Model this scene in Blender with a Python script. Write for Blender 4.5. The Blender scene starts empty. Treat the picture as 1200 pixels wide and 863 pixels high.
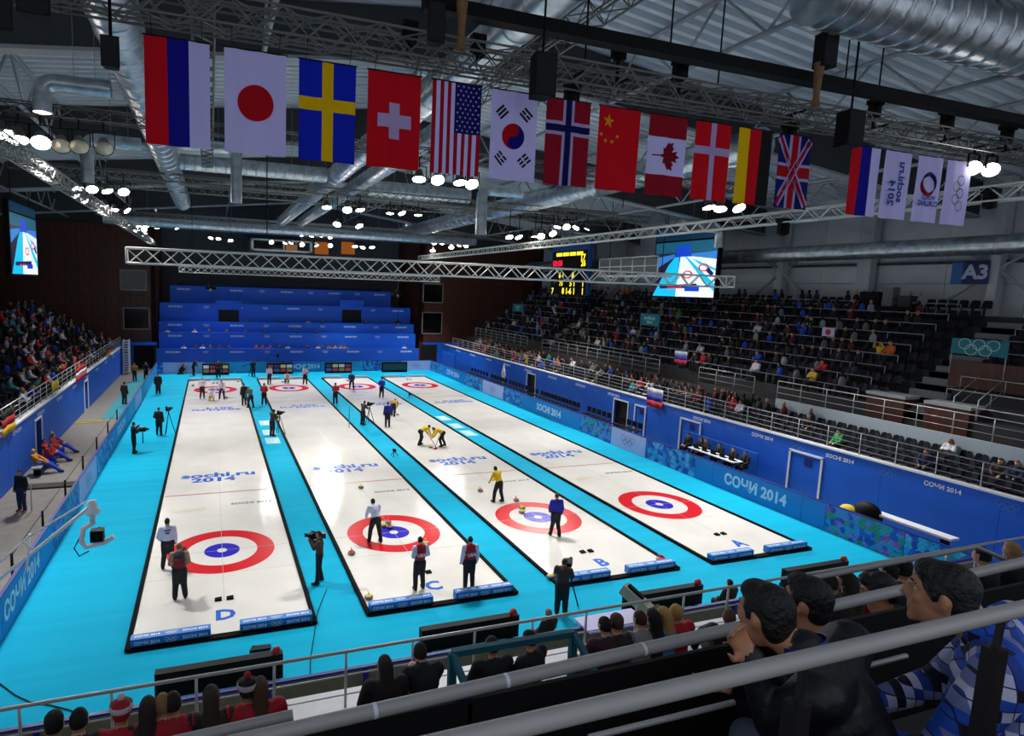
import bpy, math, random
import numpy as np
from mathutils import Vector, Matrix, Quaternion
random.seed(11)
scene = bpy.context.scene
col = scene.collection
PI = math.pi
# ------------------------------------------------------------------ camera
FPX, CAM = 715.08, Vector((-0.2785, -22.0857, 9.6058))
YAW, PITCH, ROLL, PCX, PCY = 0.342564, 0.124104, 0.033871, 501.23, 427.63
_cy, _sy, _cp, _sp = math.cos(YAW), math.sin(YAW), math.cos(PITCH), math.sin(PITCH)
FW = Vector((_sy*_cp, _cy*_cp, -_sp)); _r = Vector((_cy, -_sy, 0)); _u = _r.cross(FW)
RT = math.cos(ROLL)*_r + math.sin(ROLL)*_u
UP = -math.sin(ROLL)*_r + math.cos(ROLL)*_u
cd = bpy.data.cameras.new('camera'); cam = bpy.data.objects.new('camera', cd); col.objects.link(cam)
m = Matrix.Identity(4)
for i in range(3):
    m[i][0] = RT[i]; m[i][1] = UP[i]; m[i][2] = -FW[i]; m[i][3] = CAM[i]
cam.matrix_world = m
cd.sensor_fit = 'HORIZONTAL'; cd.sensor_width = 36.0
cd.lens = FPX/1200*36.0
cd.shift_x = (600-PCX)/1200; cd.shift_y = (PCY-431.5)/1200
cd.clip_start = 0.05; cd.clip_end = 300
scene.camera = cam
def ray(u, v): return FW + RT*((u-PCX)/FPX) - UP*((v-PCY)/FPX)
def _on(u, v, ax, val):
    d = ray(u, v); return CAM + d*((val-CAM[ax])/d[ax])
def GX(u, v, x): return _on(u, v, 0, x)
def GY(u, v, y): return _on(u, v, 1, y)
def GZ(u, v, z=0.0): return _on(u, v, 2, z)
def GD(u, v, d): return CAM + ray(u, v)*d
# ------------------------------------------------------------------ world, exposure
w = bpy.data.worlds.new('world'); scene.world = w; w.use_nodes = True
w.node_tree.nodes['Background'].inputs[0].default_value = (0.55, 0.6, 0.7, 1)
w.node_tree.nodes['Background'].inputs[1].default_value = 0.95
vs = scene.view_settings
vs.view_transform = 'Standard'; vs.look = 'None'; vs.gamma = 1.0; vs.use_curve_mapping = False
vs.exposure = 0.1
ICE_E = 3.5             # irradiance the floodlights are balanced to on the ice
LAMP_GLOW = 30.0        # radiance of a lit lens
# floodlights over the ice, hung at the two longitudinal rigs and across the hall
def spot(name, loc, target, power, angle, parent=None, radius=0.25, colr=(1, .97, .93), blend=.5):
    l = bpy.data.lights.new(name, 'SPOT'); l.energy = power; l.spot_size = math.radians(angle); l.spot_blend = blend
    l.shadow_soft_size = radius; l.color = colr
    o = bpy.data.objects.new(name, l); col.objects.link(o)
    d = Vector(target)-Vector(loc)
    o.location = loc; o.rotation_euler = d.to_track_quat('-Z', 'Y').to_euler()
    if parent: o.parent = parent; o.matrix_parent_inverse = parent.matrix_world.inverted()
    return o
# ------------------------------------------------------------------ helpers
def lin(c): return c/12.92 if c <= .04045 else ((c+.055)/1.055)**2.4
def rgb(h):
    if isinstance(h, str):
        h = h.lstrip('#'); return tuple(lin(int(h[i:i+2], 16)/255) for i in (0, 2, 4))
    return tuple(h)
MATS = {}
def mat(name, c, rough=.6, metal=0.0, noise=0.0, nscale=8.0, emit=0.0, bump=0.0, spec=.5, trans=0.0, coat=0.0):
    if name in MATS: return MATS[name]
    m = bpy.data.materials.new(name); m.use_nodes = True
    nt = m.node_tree; b = nt.nodes['Principled BSDF']
    c = rgb(c)
    b.inputs['Base Color'].default_value = (*c, 1); b.inputs['Roughness'].default_value = rough
    b.inputs['Metallic'].default_value = metal; b.inputs['Specular IOR Level'].default_value = spec
    if coat: b.inputs['Coat Weight'].default_value = coat
    if emit:
        b.inputs['Emission Color'].default_value = (*c, 1); b.inputs['Emission Strength'].default_value = emit
    if noise or bump:
        tc = nt.nodes.new('ShaderNodeTexCoord'); n = nt.nodes.new('ShaderNodeTexNoise')
        n.inputs['Scale'].default_value = nscale; n.inputs['Detail'].default_value = 4
        nt.links.new(tc.outputs['Object'], n.inputs['Vector'])
        if noise:
            r = nt.nodes.new('ShaderNodeMapRange'); r.inputs['To Min'].default_value = 1-noise; r.inputs['To Max'].default_value = 1+noise
            r.inputs['From Min'].default_value = .25; r.inputs['From Max'].default_value = .75
            nt.links.new(n.outputs['Fac'], r.inputs['Value'])
            mx = nt.nodes.new('ShaderNodeMix'); mx.data_type = 'RGBA'; mx.blend_type = 'MULTIPLY'; mx.inputs['Factor'].default_value = 1
            mx.inputs[6].default_value = (*c, 1); nt.links.new(r.outputs['Result'], mx.inputs[7]); nt.links.new(mx.outputs[2], b.inputs['Base Color'])
        if bump:
            bp = nt.nodes.new('ShaderNodeBump'); bp.inputs['Strength'].default_value = bump; bp.inputs['Distance'].default_value = .02
            nt.links.new(n.outputs['Fac'], bp.inputs['Height']); nt.links.new(bp.outputs['Normal'], b.inputs['Normal'])
    if trans:
        tr = nt.nodes.new('ShaderNodeBsdfTranslucent'); tr.inputs[0].default_value = (*c, 1)
        mxs = nt.nodes.new('ShaderNodeMixShader'); mxs.inputs[0].default_value = trans
        out = nt.nodes['Material Output']
        nt.links.new(b.outputs[0], mxs.inputs[1]); nt.links.new(tr.outputs[0], mxs.inputs[2]); nt.links.new(mxs.outputs[0], out.inputs[0])
    MATS[name] = m
    return m
def nodes_mat(name):
    m = bpy.data.materials.new(name); m.use_nodes = True; MATS[name] = m
    nt = m.node_tree; return m, nt, nt.nodes['Principled BSDF']
def ramp(nt, stops, interp='LINEAR'):
    r = nt.nodes.new('ShaderNodeValToRGB'); r.color_ramp.interpolation = interp
    e = r.color_ramp.elements
    while len(e) < len(stops): e.new(.5)
    for i, (p, c) in enumerate(stops): e[i].position = p; e[i].color = (*rgb(c), 1)
    return r
class MB:
    """collects geometry of one mesh"""
    def __init__(s): s.v = []; s.f = []; s.mi = []; s.sm = []
    def add(s, vs, fs, mi=0, smooth=False):
        o = len(s.v); s.v += [tuple(p) for p in vs]
        for f in fs: s.f.append([i+o for i in f]); s.mi.append(mi); s.sm.append(smooth)
        return s
    def box(s, a, b, mi=0):
        x0, y0, z0 = a; x1, y1, z1 = b
        return s.add([(x0,y0,z0),(x1,y0,z0),(x1,y1,z0),(x0,y1,z0),(x0,y0,z1),(x1,y0,z1),(x1,y1,z1),(x0,y1,z1)],
                     [(3,2,1,0),(4,5,6,7),(0,1,5,4),(1,2,6,5),(2,3,7,6),(3,0,4,7)], mi)
    def bar(s, p, q, wx, wz, mi=0):
        """rectangular bar between two points"""
        p = Vector(p); q = Vector(q); d = (q-p).normalized()
        up = Vector((0,0,1)) if abs(d.z) < .95 else Vector((0,1,0))
        a = d.cross(up).normalized()*wx/2; b = a.cross(d).normalized()*wz/2
        vs = [p-a-b,p+a-b,p+a+b,p-a+b,q-a-b,q+a-b,q+a+b,q-a+b]
        return s.add(vs, [(3,2,1,0),(4,5,6,7),(0,1,5,4),(1,2,6,5),(2,3,7,6),(3,0,4,7)], mi)
    def tube(s, p, q, r, n=8, mi=0, r2=None, smooth=True, caps=True):
        p = Vector(p); q = Vector(q); d = (q-p)
        if d.length < 1e-6: return s
        d.normalize(); up = Vector((0,0,1)) if abs(d.z) < .95 else Vector((0,1,0))
        a = d.cross(up).normalized(); b = a.cross(d)
        r2 = r if r2 is None else r2; vs = []
        for c, rr in ((p, r), (q, r2)):
            for k in range(n):
                t = 2*PI*k/n; vs.append(c+a*(rr*math.cos(t))+b*(rr*math.sin(t)))
        s.add(vs, [(k,(k+1)%n,n+(k+1)%n,n+k) for k in range(n)], mi, smooth)
        if caps:
            o = len(s.v)-2*n; s.f.append([o+k for k in range(n)][::-1]); s.f.append([o+n+k for k in range(n)])
            s.mi += [mi, mi]; s.sm += [False, False]
        return s
    def path(s, pts, r, n=8, mi=0):
        for i in range(len(pts)-1): s.tube(pts[i], pts[i+1], r, n, mi, caps=(i == 0 or i == len(pts)-2))
        return s
    def sweep(s, pts, r, n=10, mi=0):
        """one connected tube along a polyline, r a number or list"""
        pts = [Vector(p) for p in pts]; rs = r if isinstance(r, (list, tuple)) else [r]*len(pts)
        prev = None; vs = []
        for i, p in enumerate(pts):
            d = ((pts[min(i+1, len(pts)-1)]-p).normalized()+(p-pts[max(i-1, 0)]).normalized()).normalized()
            if prev is None:
                up = Vector((0,0,1)) if abs(d.z) < .9 else Vector((0,1,0)); a = d.cross(up).normalized()
            else: a = (prev-d*prev.dot(d)).normalized()
            prev = a; b = a.cross(d)
            for k in range(n):
                t = 2*PI*k/n; vs.append(p+a*(rs[i]*math.cos(t))+b*(rs[i]*math.sin(t)))
        fs = [(i*n+k, i*n+(k+1)%n, (i+1)*n+(k+1)%n, (i+1)*n+k) for i in range(len(pts)-1) for k in range(n)]
        s.add(vs, fs, mi, True)
        L = len(pts); s.add(vs[:n], [tuple(range(n))[::-1]], mi); s.add(vs[(L-1)*n:], [tuple(range(n))], mi)
        return s
    def lathe(s, prof, n=16, mi=0, c=(0,0,0), axis=None):
        """prof: (r, z) pairs turned about z (or about axis) at c"""
        c = Vector(c); R = Matrix.Identity(3)
        if axis is not None: R = Vector((0,0,1)).rotation_difference(Vector(axis)).to_matrix()
        vs = []
        for r, z in prof:
            for k in range(n):
                t = 2*PI*k/n; vs.append(c+R @ Vector((r*math.cos(t), r*math.sin(t), z)))
        fs = [(i*n+k, i*n+(k+1)%n, (i+1)*n+(k+1)%n, (i+1)*n+k) for i in range(len(prof)-1) for k in range(n)]
        return s.add(vs, fs, mi, True)
    def ell(s, c, r, mi=0, n=12, m=8, rot=None):
        c = Vector(c); R = rot if rot is not None else Matrix.Identity(3)
        vs = [c+R @ Vector((0,0,r[2]))]
        for i in range(1, m):
            a = PI*i/m
            for k in range(n):
                t = 2*PI*k/n; vs.append(c+R @ Vector((r[0]*math.sin(a)*math.cos(t), r[1]*math.sin(a)*math.sin(t), r[2]*math.cos(a))))
        vs.append(c-R @ Vector((0,0,r[2]))); L = len(vs)-1
        fs = [(0, 1+k, 1+(k+1)%n) for k in range(n)]
        fs += [(1+i*n+k, 1+(i+1)*n+k, 1+(i+1)*n+(k+1)%n, 1+i*n+(k+1)%n) for i in range(m-2) for k in range(n)]
        fs += [(1+(m-2)*n+(k+1)%n, 1+(m-2)*n+k, L) for k in range(n)]
        return s.add(vs, fs, mi, True)
    def prism(s, poly, z0, z1, mi=0):
        """vertical prism on an xy outline (counter-clockwise)"""
        n = len(poly); vs = [(x, y, z0) for x, y in poly]+[(x, y, z1) for x, y in poly]
        return s.add(vs, [tuple(range(n))[::-1], tuple(range(n, 2*n))]+[(k, (k+1)%n, n+(k+1)%n, n+k) for k in range(n)], mi)
    def mesh(s, name):
        me = bpy.data.meshes.new(name); me.from_pydata(s.v, [], s.f)
        me.polygons.foreach_set('material_index', s.mi); me.polygons.foreach_set('use_smooth', s.sm); me.update()
        return me
    def build(s, name, mats, parent=None, loc=None, rz=0.0):
        me = s.mesh(name)
        for m in (mats if isinstance(mats, (list, tuple)) else [mats]): me.materials.append(m)
        return link(name, me, parent, loc, rz)
def link(name, me, parent=None, loc=None, rz=0.0):
    o = bpy.data.objects.new(name, me); col.objects.link(o)
    if parent is not None: o.parent = parent
    if loc is not None: o.location = loc
    if rz: o.rotation_euler = (0, 0, rz)
    return o
def empty(name, loc=(0,0,0), rz=0.0):
    o = bpy.data.objects.new(name, None); col.objects.link(o); o.location = loc; o.rotation_euler = (0,0,rz); o.empty_display_size = .1
    return o
def tag(o, label, cat, group=None, kind=None):
    o['label'] = label; o['category'] = cat
    if group: o['group'] = group
    if kind: o['kind'] = kind
    return o
def struct(o, label=None):
    o['kind'] = 'structure'
    if label: o['label'] = label
    return o
def copy_tree(o, parent=None):
    c = o.copy(); col.objects.link(c)
    if parent is not None: c.parent = parent
    for ch in [x for x in o.children]: copy_tree(ch, c)
    return c
_txt = {}
def text_mesh(t, size=1.0, align='CENTER', depth=0.0):
    k = (t, size, align, depth)
    if k in _txt: return _txt[k]
    cu = bpy.data.curves.new('text', 'FONT'); cu.body = t; cu.size = size; cu.align_x = align; cu.align_y = 'CENTER'; cu.resolution_u = 2; cu.extrude = depth
    cu.offset = size*.038
    o = bpy.data.objects.new('text', cu); col.objects.link(o)
    bpy.context.view_layer.update()
    me = bpy.data.meshes.new_from_object(o.evaluated_get(bpy.context.evaluated_depsgraph_get()))
    bpy.data.objects.remove(o); bpy.data.curves.remove(cu)
    _txt[k] = me
    return me
def text(t, size, material, loc, xdir, ydir, parent=None, name='lettering', mirror=False, sx=1.0):
    me = text_mesh(t, size).copy(); me.materials.clear(); me.materials.append(material)
    o = link(name, me, parent)
    x = Vector(xdir).normalized(); y = Vector(ydir).normalized(); z = x.cross(y)
    M = Matrix.Identity(4)
    for i in range(3): M[i][0] = x[i]*sx*(-1 if mirror else 1); M[i][1] = y[i]; M[i][2] = z[i]; M[i][3] = loc[i]
    if parent is not None: M = parent.matrix_basis.inverted() @ M
    o.matrix_basis = M
    return o
def ring_poly(mb, c, r0, r1, n=48, mi=0, ex=(1,0,0), ey=(0,1,0)):
    c = Vector(c); ex = Vector(ex); ey = Vector(ey); vs = []
    for k in range(n):
        t = 2*PI*k/n; d = ex*math.cos(t)+ey*math.sin(t); vs += [c+d*r0, c+d*r1]
    return mb.add(vs, [(2*k, 2*k+1, (2*((k+1)%n))+1, 2*((k+1)%n)) for k in range(n)], mi)
def disc_poly(mb, c, r, n=48, mi=0, ex=(1,0,0), ey=(0,1,0)):
    c = Vector(c); ex = Vector(ex); ey = Vector(ey)
    return mb.add([c+(ex*math.cos(2*PI*k/n)+ey*math.sin(2*PI*k/n))*r for k in range(n)], [tuple(range(n))], mi)
def five_rings(mb, c, r, ex, ey, mi=(0,0,0,0,0), th=.14, n=20):
    c = Vector(c); ex = Vector(ex); ey = Vector(ey)
    for k, (a, b) in enumerate(((-2.2, .5), (0, .5), (2.2, .5), (-1.1, -.5), (1.1, -.5))):
        ring_poly(mb, c+ex*(a*r)+ey*(b*r)+ex.cross(ey)*(.001*k), r*(1-th), r, n, mi[k], ex, ey)
    return mb
WORDS = ['zeroth','first','second','third','fourth','fifth','sixth','seventh','eighth','ninth','tenth','eleventh','twelfth','thirteenth','fourteenth','fifteenth','sixteenth','seventeenth','eighteenth','nineteenth','twentieth']
def ordn(n):
    if n < 20: return WORDS[n]
    t = ['', '', 'twenty', 'thirty', 'forty', 'fifty', 'sixty', 'seventy', 'eighty', 'ninety'][n//10]
    return t[:-1]+'ieth' if n % 10 == 0 else t+'-'+WORDS[n % 10]
# ------------------------------------------------------------------ materials
def stripes_carpet():
    m, nt, b = nodes_mat('cyan_carpet')
    tc = nt.nodes.new('ShaderNodeTexCoord'); n = nt.nodes.new('ShaderNodeTexNoise'); mp = nt.nodes.new('ShaderNodeMapping')
    mp.inputs['Scale'].default_value = (.15, 2.2, 1)
    nt.links.new(tc.outputs['Object'], mp.inputs[0]); nt.links.new(mp.outputs[0], n.inputs['Vector'])
    n.inputs['Scale'].default_value = 1.0; n.inputs['Detail'].default_value = 3
    r = ramp(nt, [(.3, '#04A2C8'), (.7, '#0AACD2')]); nt.links.new(n.outputs['Fac'], r.inputs[0]); nt.links.new(r.outputs[0], b.inputs['Base Color'])
    b.inputs['Roughness'].default_value = .8; b.inputs['Specular IOR Level'].default_value = .08
    return m
M_CARPET = stripes_carpet()
def ice_mat():
    m, nt, b = nodes_mat('pebbled_ice')
    tc = nt.nodes.new('ShaderNodeTexCoord'); n = nt.nodes.new('ShaderNodeTexNoise'); n.inputs['Scale'].default_value = .6; n.inputs['Detail'].default_value = 5
    nt.links.new(tc.outputs['Object'], n.inputs['Vector'])
    r = ramp(nt, [(.3, '#DEDBD4'), (.7, '#E9E6E0')]); nt.links.new(n.outputs['Fac'], r.inputs[0]); nt.links.new(r.outputs[0], b.inputs['Base Color'])
    b.inputs['Roughness'].default_value = .1; b.inputs['Specular IOR Level'].default_value = .3
    n2 = nt.nodes.new('ShaderNodeTexNoise'); n2.inputs['Scale'].default_value = 60; nt.links.new(tc.outputs['Object'], n2.inputs['Vector'])
    bp = nt.nodes.new('ShaderNodeBump'); bp.inputs['Strength'].default_value = .12; bp.inputs['Distance'].default_value = .01
    nt.links.new(n2.outputs['Fac'], bp.inputs['Height']); nt.links.new(bp.outputs[0], b.inputs['Normal'])
    return m
M_ICE = ice_mat()
M_RED = mat('ice_red', '#D0141F', .25, spec=.2); M_BLUE = mat('ice_blue', '#2B22B4', .25, spec=.2); M_ICEW = mat('ice_white', '#E9E6E0', .2)
M_LOGO = mat('logo_blue', '#145FC4', .4, spec=.1); M_LINE = mat('line_grey', '#A5A29E', .3); M_LINER = mat('line_red', '#B0605C', .3); M_DARKTXT = mat('dark_print', '#3A4A66', .4)
M_GOLD = mat('pale_gold', '#CFC4A4', .3)
M_BLACK = mat('black_foam', '#030304', .8, noise=.2, spec=.08)
M_BLK = mat('black_matte', '#050506', .65, noise=.15, spec=.2)
M_FOAMB = mat('foam_blue', '#1B74C6', .55, noise=.06); M_WHITE = mat('white_paint', '#E6E8EC', .5, noise=.04); M_PRINTW = mat('white_print', '#DCE8F6', .5)
M_LAV = mat('lavender_board', '#C9C4EE', .5, noise=.03)
M_CONC = mat('concrete', '#7C7873', .85, noise=.12, nscale=2.5); M_CONCD = mat('dark_concrete', '#3A3836', .85, noise=.15, nscale=2.0)
M_STEP = mat('stand_concrete', '#333336', .85, noise=.15, nscale=2.0)
M_STEEL = mat('brushed_steel', '#B2B2B0', .38, .3, noise=.05, nscale=3); M_RAIL = mat('grey_rail', '#A6A4A0', .38, .0, noise=.05, nscale=4)
M_WTRUSS = mat('white_truss', '#E6E6DE', .45, .0); M_DTRUSS = mat('dark_truss', '#6E6C66', .38, .5); M_GTRUSS = mat('grey_truss', '#8E8D89', .45, .5)
M_GIRD = mat('dark_girder', '#3B3C3F', .7, noise=.08, nscale=1.2); M_DECK = mat('roof_deck', '#D2D8DE', .5, .0, noise=.06, nscale=1.5); M_PURL = mat('roof_steel', '#A0A2A6', .6, .1, noise=.06)
M_SEAT = mat('seat_navy', '#0D1020', .7, noise=.08, spec=.25)
M_OLIVE = mat('plywood_back', '#837A48', .7, noise=.15, nscale=5)
M_NAVY = mat('navy_cap', '#16227A', .5)
M_TEAL = mat('teal_paint', '#1C6272', .5, noise=.08)
M_BLUEW = mat('blue_wall_paint', '#0A62D8', .55, noise=.07, nscale=.8)
M_BLUET = mat('tribune_blue', '#0A5CD8', .55, noise=.05, nscale=.6)
M_CYANB = mat('board_blue', '#0B84D0', .5, noise=.06, nscale=.7); M_CYANL = mat('board_light_blue', '#2CA6D8', .5, noise=.1, nscale=1.0)
def pattern_board(name, base, stops, scale):
    m, nt, b = nodes_mat(name)
    tc = nt.nodes.new('ShaderNodeTexCoord'); v = nt.nodes.new('ShaderNodeTexVoronoi'); v.inputs['Scale'].default_value = scale
    v.feature = 'F1'; nt.links.new(tc.outputs['Object'], v.inputs['Vector'])
    sep = nt.nodes.new('ShaderNodeSeparateColor'); nt.links.new(v.outputs['Color'], sep.inputs[0])
    r = ramp(nt, stops, 'CONSTANT'); nt.links.new(sep.outputs[0], r.inputs[0])
    ch = nt.nodes.new('ShaderNodeTexChecker'); ch.inputs['Scale'].default_value = scale*2.2; nt.links.new(tc.outputs['Object'], ch.inputs['Vector'])
    ch.inputs['Color1'].default_value = (1, 1, 1, 1); ch.inputs['Color2'].default_value = (.55, .65, .85, 1)
    mx = nt.nodes.new('ShaderNodeMix'); mx.data_type = 'RGBA'; mx.blend_type = 'MULTIPLY'; mx.inputs['Factor'].default_value = .7
    nt.links.new(r.outputs[0], mx.inputs[6]); nt.links.new(ch.outputs[0], mx.inputs[7]); nt.links.new(mx.outputs[2], b.inputs['Base Color'])
    b.inputs['Roughness'].default_value = .5
    return m
M_PATB = pattern_board('patchwork_blue', None, [(0, '#1E62C8'), (.2, '#2B9BDC'), (.4, '#3FB6D8'), (.55, '#1A4FB4'), (.72, '#78B8E8'), (.86, '#2E8EA8')], 4.5)
M_PATG = pattern_board('patchwork_green', None, [(0, '#1E62C8'), (.18, '#2B9BDC'), (.36, '#2E9A7C'), (.5, '#1A4FB4'), (.64, '#7A86D8'), (.76, '#B05AA8'), (.82, '#35A5B0')], 5.0)
def brown_panel():
    m, nt, b = nodes_mat('brown_cladding')
    tc = nt.nodes.new('ShaderNodeTexCoord'); n = nt.nodes.new('ShaderNodeTexNoise'); n.inputs['Scale'].default_value = 1.2
    mp = nt.nodes.new('ShaderNodeMapping'); mp.inputs['Scale'].default_value = (6, 6, .5); nt.links.new(tc.outputs['Object'], mp.inputs[0]); nt.links.new(mp.outputs[0], n.inputs['Vector'])
    r = ramp(nt, [(.3, '#3E1E14'), (.7, '#5A2C1C')]); nt.links.new(n.outputs['Fac'], r.inputs[0]); nt.links.new(r.outputs[0], b.inputs['Base Color'])
    b.inputs['Roughness'].default_value = .5
    return m
M_BROWN = brown_panel()
M_WALLW = mat('white_cladding', '#C9CBCF', .6, noise=.05, nscale=1.0)
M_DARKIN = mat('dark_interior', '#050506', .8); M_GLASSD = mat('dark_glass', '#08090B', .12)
def duct_mat():
    m, nt, b = nodes_mat('spiral_duct')
    tc = nt.nodes.new('ShaderNodeTexCoord'); n = nt.nodes.new('ShaderNodeTexNoise'); n.inputs['Scale'].default_value = 2.5; n.inputs['Detail'].default_value = 5
    nt.links.new(tc.outputs['Object'], n.inputs['Vector'])
    r = ramp(nt, [(.3, '#9CA4A8'), (.7, '#D4DADF')]); nt.links.new(n.outputs['Fac'], r.inputs[0]); nt.links.new(r.outputs[0], b.inputs['Base Color'])
    b.inputs['Metallic'].default_value = .85; b.inputs['Roughness'].default_value = .32
    bp = nt.nodes.new('ShaderNodeBump'); bp.inputs['Strength'].default_value = .5; bp.inputs['Distance'].default_value = .05
    nt.links.new(n.outputs['Fac'], bp.inputs['Height']); nt.links.new(bp.outputs[0], b.inputs['Normal'])
    return m
M_DUCT = duct_mat()
M_LENS = mat('lit_lens', (1, .96, .92), .3, emit=LAMP_GLOW); M_LENSOFF = mat('unlit_lens', '#B9AE98', .15, .4); M_HOUS = mat('lamp_housing', '#6A665E', .4, .6)
# ------------------------------------------------------------------ key dimensions
XC = 9.27                                   # hall axis
XL, XR, YB, YN = -5.6, 24.15, 45.5, -9.7    # low boards round the ice
WL, WR, WTOP = -8.92, 27.45, 2.65           # blue retaining walls of the side stands
SHX = [0.0, 6.416, 12.86, 19.244]           # sheets D C B A
SW, YF, YK = 2.425, -5.66, 40.40            # half width, near end, far end
T = 34.747
# ------------------------------------------------------------------ floor
struct(MB().box((-26, -30, -.30), (48, 66, -.02)).build('floor', M_CONC))
o = MB().box((XL, YN, -.02), (XR, YB, 0.0)).build('floor_carpet', M_CARPET); struct(o, 'bright cyan carpet laid round the curling ice')
o = MB().box((WL+1.4, 24, -.02), (XL-.6, 45, 0.0)).build('floor_aisle_carpet', mat('teal_carpet', '#2A8C9C', .8)); struct(o)
mb = MB(); mb.box((WL+.02, 23.4, 0), (XL-1.3, 23.6, .012)); o = mb.build('floor_marking', mat('yellow_tape', '#B9A52A', .6)); struct(o)
o = MB().box((WL+.02, 22.8, 0), (XL-1.6, 23.0, .012)).build('floor_marking', MATS['yellow_tape']); struct(o)
o = MB().box((WL+.3, 8.9, -.019), (XL-.05, 9.6, .05)).build('floor_cable_ramp', mat('dark_rubber', '#2C2A29', .8)); struct(o)
# ------------------------------------------------------------------ ice sheets
names = ['D', 'C', 'B', 'A']
where = ['leftmost ice sheet marked D along the left carpet', 'second ice sheet from the left, marked C', 'third ice sheet from the left, marked B', 'rightmost ice sheet marked A along the right boards']
IZ = .03
def letter_house(root, x, k):
    for yy, s in ((0, 1), (T, -1)):
        mb = MB(); c = (x, yy, IZ)
        ring_poly(mb, (x, yy, IZ+.002), 1.219, 1.829, 72, 0); o = mb.build('outer_ring', M_RED, root)
        mb = MB(); ring_poly(mb, (x, yy, IZ+.002), .17, .61, 48, 0); mb.build('inner_ring', M_BLUE, root)
        mb = MB(); disc_poly(mb, (x, yy, IZ+.002), .17, 32, 0); mb.build('button', M_ICEW, root)
        hog = yy+s*6.401
        MB().box((x-SW+.12, hog-.05, IZ), (x+SW-.12, hog+.05, IZ+.002)).build('hog_line', M_LINER, root)
        MB().box((x-SW+.12, yy-.008, IZ), (x+SW-.12, yy+.008, IZ+.0035)).build('tee_line', M_LINE, root)
        bl = yy-s*1.829
        MB().box((x-SW+.12, bl-.008, IZ), (x+SW-.12, bl+.008, IZ+.0015)).build('back_line', M_LINE, root)
        up = (0, s, 0); xd = (s, 0, 0)
        text('sochi.ru', .95, M_LOGO, Vector((x, yy+s*9.15, IZ+.003)), xd, up, root, sx=1.15)
        text('2014', .85, M_LOGO, Vector((x-s*.25, yy+s*8.4, IZ+.003)), xd, up, root, sx=1.2)
        mb = MB(); five_rings(mb, (x+s*.75, yy+s*8.35, IZ+.003), .13, Vector(xd), Vector(up)); mb.build('ring_emblem', M_GOLD, root)
        mb = MB(); five_rings(mb, (x-s*1.25, yy+s*4.35, IZ+.003), .22, Vector(xd), Vector(up), th=.2); mb.build('ring_emblem', M_GOLD, root)
        text('SOCHI 2014' if s > 0 else 'СОЧИ 2014', .3, M_DARKTXT, Vector((x+s*1.3, yy+s*4.75, IZ+.003)), xd, up, root, sx=1.1)
        text(names[k], .78, M_LOGO, Vector((x+.02, yy-s*4.55, IZ+.003)), xd, up, root)
        for dx in (-.17, .17):   # hack foot holds
            mb = MB(); mb.prism([(x+dx-.1, yy-s*3.6-.1), (x+dx+.1, yy-s*3.6-.1), (x+dx+.1, yy-s*3.6+.1), (x+dx-.1, yy-s*3.6+.06)], IZ, IZ+.05); mb.build('hack', M_BLACK, root)
    MB().box((x-.007, -3.66, IZ), (x+.007, T+3.66, IZ+.003)).build('centre_line', M_LINE, root)
for k, x in enumerate(SHX):
    root = empty('ice_sheet', (0, 0, 0)); tag(root, where[k], 'ice sheet', 'four curling sheets side by side')
    MB().box((x-SW, YF+.1, 0), (x+SW, YK-.1, IZ)).build('ice', M_ICE, root)
    for s in (-1, 1): MB().box((x+s*SW-.06, YF-.06, 0), (x+s*SW+.06, YK+.06, .09)).build('side_border', M_BLACK, root)
    MB().box((x-SW, YF-.1, 0), (x+SW, YF+.12, .06)).build('end_border', M_BLACK, root)
    MB().box((x-SW, YK-.08, 0), (x+SW, YK+.08, .06)).build('end_border', M_BLACK, root)
    letter_house(root, x, k)
    # foam bumpers
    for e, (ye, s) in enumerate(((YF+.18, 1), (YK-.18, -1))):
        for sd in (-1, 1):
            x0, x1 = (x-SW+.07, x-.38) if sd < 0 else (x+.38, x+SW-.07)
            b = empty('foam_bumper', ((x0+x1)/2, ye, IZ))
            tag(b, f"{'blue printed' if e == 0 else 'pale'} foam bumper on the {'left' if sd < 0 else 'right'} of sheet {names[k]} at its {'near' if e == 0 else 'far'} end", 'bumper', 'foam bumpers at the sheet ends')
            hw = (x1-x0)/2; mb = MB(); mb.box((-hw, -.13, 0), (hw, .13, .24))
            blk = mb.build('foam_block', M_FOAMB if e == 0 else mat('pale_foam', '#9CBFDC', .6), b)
            if e == 0:
                for q in (-.6, .6):
                    text('SOCHI 2014' if q > 0 else 'СОЧИ 2014', .12, M_PRINTW, Vector(((x0+x1)/2+q*hw, ye-.132, IZ+.11)), (1,0,0), (0,0,1), b, mirror=False)
                    text('SOCHI 2014' if q > 0 else 'СОЧИ 2014', .12, M_PRINTW, Vector(((x0+x1)/2+q*hw, ye, IZ+.242)), (1,0,0), (0,1,0), b)
                mb = MB(); five_rings(mb, (0, -.132, .11), .05, Vector((1,0,0)), Vector((0,0,1)), th=.25, n=12); mb.build('ring_emblem', M_PRINTW, b); mb = MB(); five_rings(mb, (0, 0, .242), .05, Vector((1,0,0)), Vector((0,1,0)), th=.25, n=12); mb.build('ring_emblem', M_PRINTW, b)
# pale printed strips on the carpet lanes
for i, (lx, ys) in enumerate(((3.2, (20.6, 17.8, 15.6)), (16.05, (19.8, 17.2, 15.0)))):
    for j, y0 in enumerate(ys):
        o = MB().box((lx-.42, y0-.75, 0), (lx+.42, y0+.75, .004)).build('carpet_print', mat('pale_print', '#9ED8E4', .7)); struct(o)
        text('SOCHI', .42, M_PRINTW, Vector((lx, y0, .007)), (0,-1,0), (1,0,0), o)
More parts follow.
